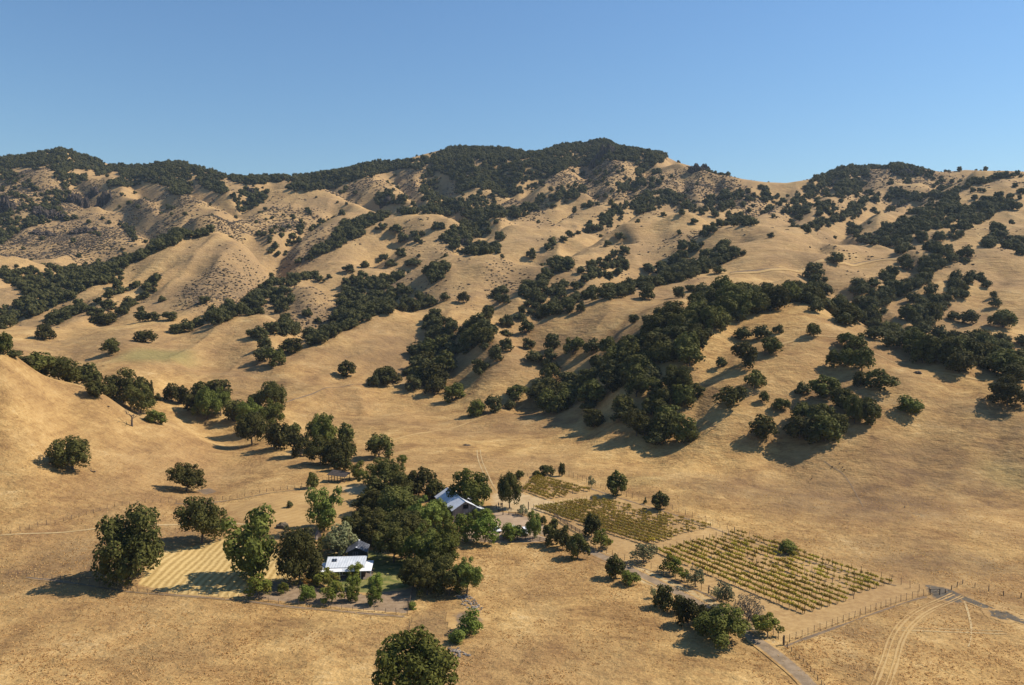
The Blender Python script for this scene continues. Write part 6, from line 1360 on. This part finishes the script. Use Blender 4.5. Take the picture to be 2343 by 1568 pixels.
stones('creek_stones', [('d7', 1700, 610), ('d7', 1780, 660), ('d7', 1850, 730), ('d7', 1860, 790)], 90, "pale stones along the dry creek bed", 3)
stones("creek_stones", [("d7", 1600, 1180), ("d7", 1640, 1230), ("d7", 1680, 1300)], 50, "pale stones beside the bottom oak", 5)
def table(reg, X, Y, rz, label):
    x, y, z = gp(reg, X, Y); o = empty('picnic_table', (x, y, z), rz); tag(o, label, 'table', 'tables in the shade by the yard')
    MB().box(-.95, .95, -.38, .38, .70, .76).build('table_top', M_WOOD, o)
    for s in (-1, 1): MB().box(-.95, .95, s * .65 - .14, s * .65 + .14, .42, .47).build('bench', M_WOOD, o)
    for s in (-.7, .7): MB().hexa([(s - .05, -.7, 0), (s + .05, -.7, 0), (s + .05, -.6, 0), (s - .05, -.6, 0), (s - .05, -.2, .7), (s + .05, -.2, .7), (s + .05, -.1, .7), (s - .05, -.1, .7)]).hexa([(s - .05, .6, 0), (s + .05, .6, 0), (s + .05, .7, 0), (s - .05, .7, 0), (s - .05, .1, .7), (s + .05, .1, .7), (s + .05, .2, .7), (s - .05, .2, .7)]).build('leg', M_WOOD, o)
table('y', 470, 645, .2, "wooden picnic table in the shade left of the dark post")
def barrel(reg, X, Y):
    x, y, z = gp(reg, X, Y); o = MB().tube([(0, 0, 0), (0, 0, .3), (0, 0, .6), (0, 0, .95), (0, 0, 1.1)], [.45, .52, .52, .46, .3], 12).build('stump', M_WOOD); o.location = (x, y, z); tag(o, "pale stump-like block at the yard corner by the barn", 'stump')
barrel('y', 325, 815)
x_, y_, z_ = gp('d1', 2110, 535)
hp = bmesh.new(); bmesh.ops.create_icosphere(hp, subdivisions=3, radius=1.0)
rr_ = random.Random(4)
for v in hp.verts: v.co = Vector((v.co.x * 2.1, v.co.y * 1.6, max(-.1, v.co.z) * 1.7)) * (1 + rr_.uniform(-.12, .12))
me_ = bpy.data.meshes.new('brush_pile'); hp.to_mesh(me_); hp.free(); me_.materials.append(M_BRUSH); o_ = bpy.data.objects.new('brush_pile', me_); COL.objects.link(o_); o_.location = (x_, y_, z_); tag(o_, "brown heap of cut branches on the stubble field", 'brush pile')
# ------------------------------------------------------------------ tufts of dry grass on the near ground
tuft_no = [[hit(u, v)[:2] for (u, v) in P] for P in (
 [(1190, 1100), (1262, 1082), (1560, 1185), (2060, 1332), (2120, 1352), (1790, 1470), (1700, 1392), (1350, 1245), (1225, 1172)], [(372, 1262), (520, 1232), (700, 1300), (548, 1368), (318, 1338)],
 [(552, 1366), (620, 1332), (730, 1330), (735, 1290), (800, 1255), (950, 1288), (975, 1325), (960, 1350), (930, 1404)], [(1040, 1235), (1060, 1200), (1135, 1172), (1222, 1180), (1290, 1232), (1240, 1243)], [(520, 1160), (780, 1110), (860, 1125), (850, 1195), (660, 1210)],
 [(1905, 1640), (1855, 1568), (1725, 1462), (1550, 1356), (1350, 1250), (1350, 1275), (1540, 1368), (1710, 1475), (1840, 1580), (1880, 1650)],
 [(2190, 1362), (2120, 1385), (2050, 1430), (2025, 1480), (1995, 1570), (1980, 1620), (2035, 1620), (2050, 1560), (2068, 1480), (2105, 1430), (2160, 1395)])]
r = np.random.RandomState(40); NTF = 60000
d = np.exp(r.uniform(math.log(120), math.log(330), NTF)) ; t = r.uniform(-.74, .74, NTF); x = t * d
cl = fbm(x, d, 9, 3, .6, 2) + .5 * fbm(x, d, 40, 2, .5, 5); ok = (cl > r.uniform(-.9, .55, NTF)) & (d < r.uniform(215, 345, NTF))
for P in tuft_no: ok &= ~in_poly(x, d, P)
x = x[ok]; d = d[ok]; z = height(x, d); n = len(x); hh = r.uniform(.15, .4, n) * (1 + .4 * np.clip(cl[ok], -.5, 1)); V = np.zeros((n, 3, 3, 3))
for k in range(3):
    a = r.uniform(0, 6.28, n); wv = r.uniform(.12, .30, n); ln = r.uniform(-.25, .25, (n, 2)); ox = r.uniform(-.25, .25, (n, 2))
    bx_ = x + ox[:, 0]; by_ = d + ox[:, 1]
    V[:, k, 0] = np.stack([bx_ - np.cos(a) * wv, by_ - np.sin(a) * wv, z - .03], 1); V[:, k, 1] = np.stack([bx_ + np.cos(a) * wv, by_ + np.sin(a) * wv, z - .03], 1); V[:, k, 2] = np.stack([bx_ + ln[:, 0], by_ + ln[:, 1], z + hh * r.uniform(.6, 1, n)], 1)
tag(link_mesh('dry_grass', V.reshape(-1, 3), np.arange(n * 9).reshape(-1, 3), M_TUFT), "tufts of dry grass on the near fields", None, None, 'stuff')
print("tufts", n)
# ------------------------------------------------------------------ thin summer air between the camera and the ridges
hz_m = bpy.data.materials.new("air"); hz_m.use_nodes = True; _n = hz_m.node_tree; _n.nodes.clear()
_o = _n.nodes.new("ShaderNodeOutputMaterial"); _v = _n.nodes.new("ShaderNodeVolumePrincipled"); _v.inputs['Color'].default_value = (.62, .80, 1.0, 1); _v.inputs['Density'].default_value = 0.000038; _v.inputs['Anisotropy'].default_value = 0.2
_n.links.new(_v.outputs[0], _o.inputs['Volume'])
zlo = float(ZZ.min()) - 1.5; zhi = float(ZZ.max()) + 16
hz = MB().box(-2650, 2650, -160, 2600, zlo, zhi).build('haze', hz_m); tag(hz, "thin bluish summer haze over the hills", kind='stuff')
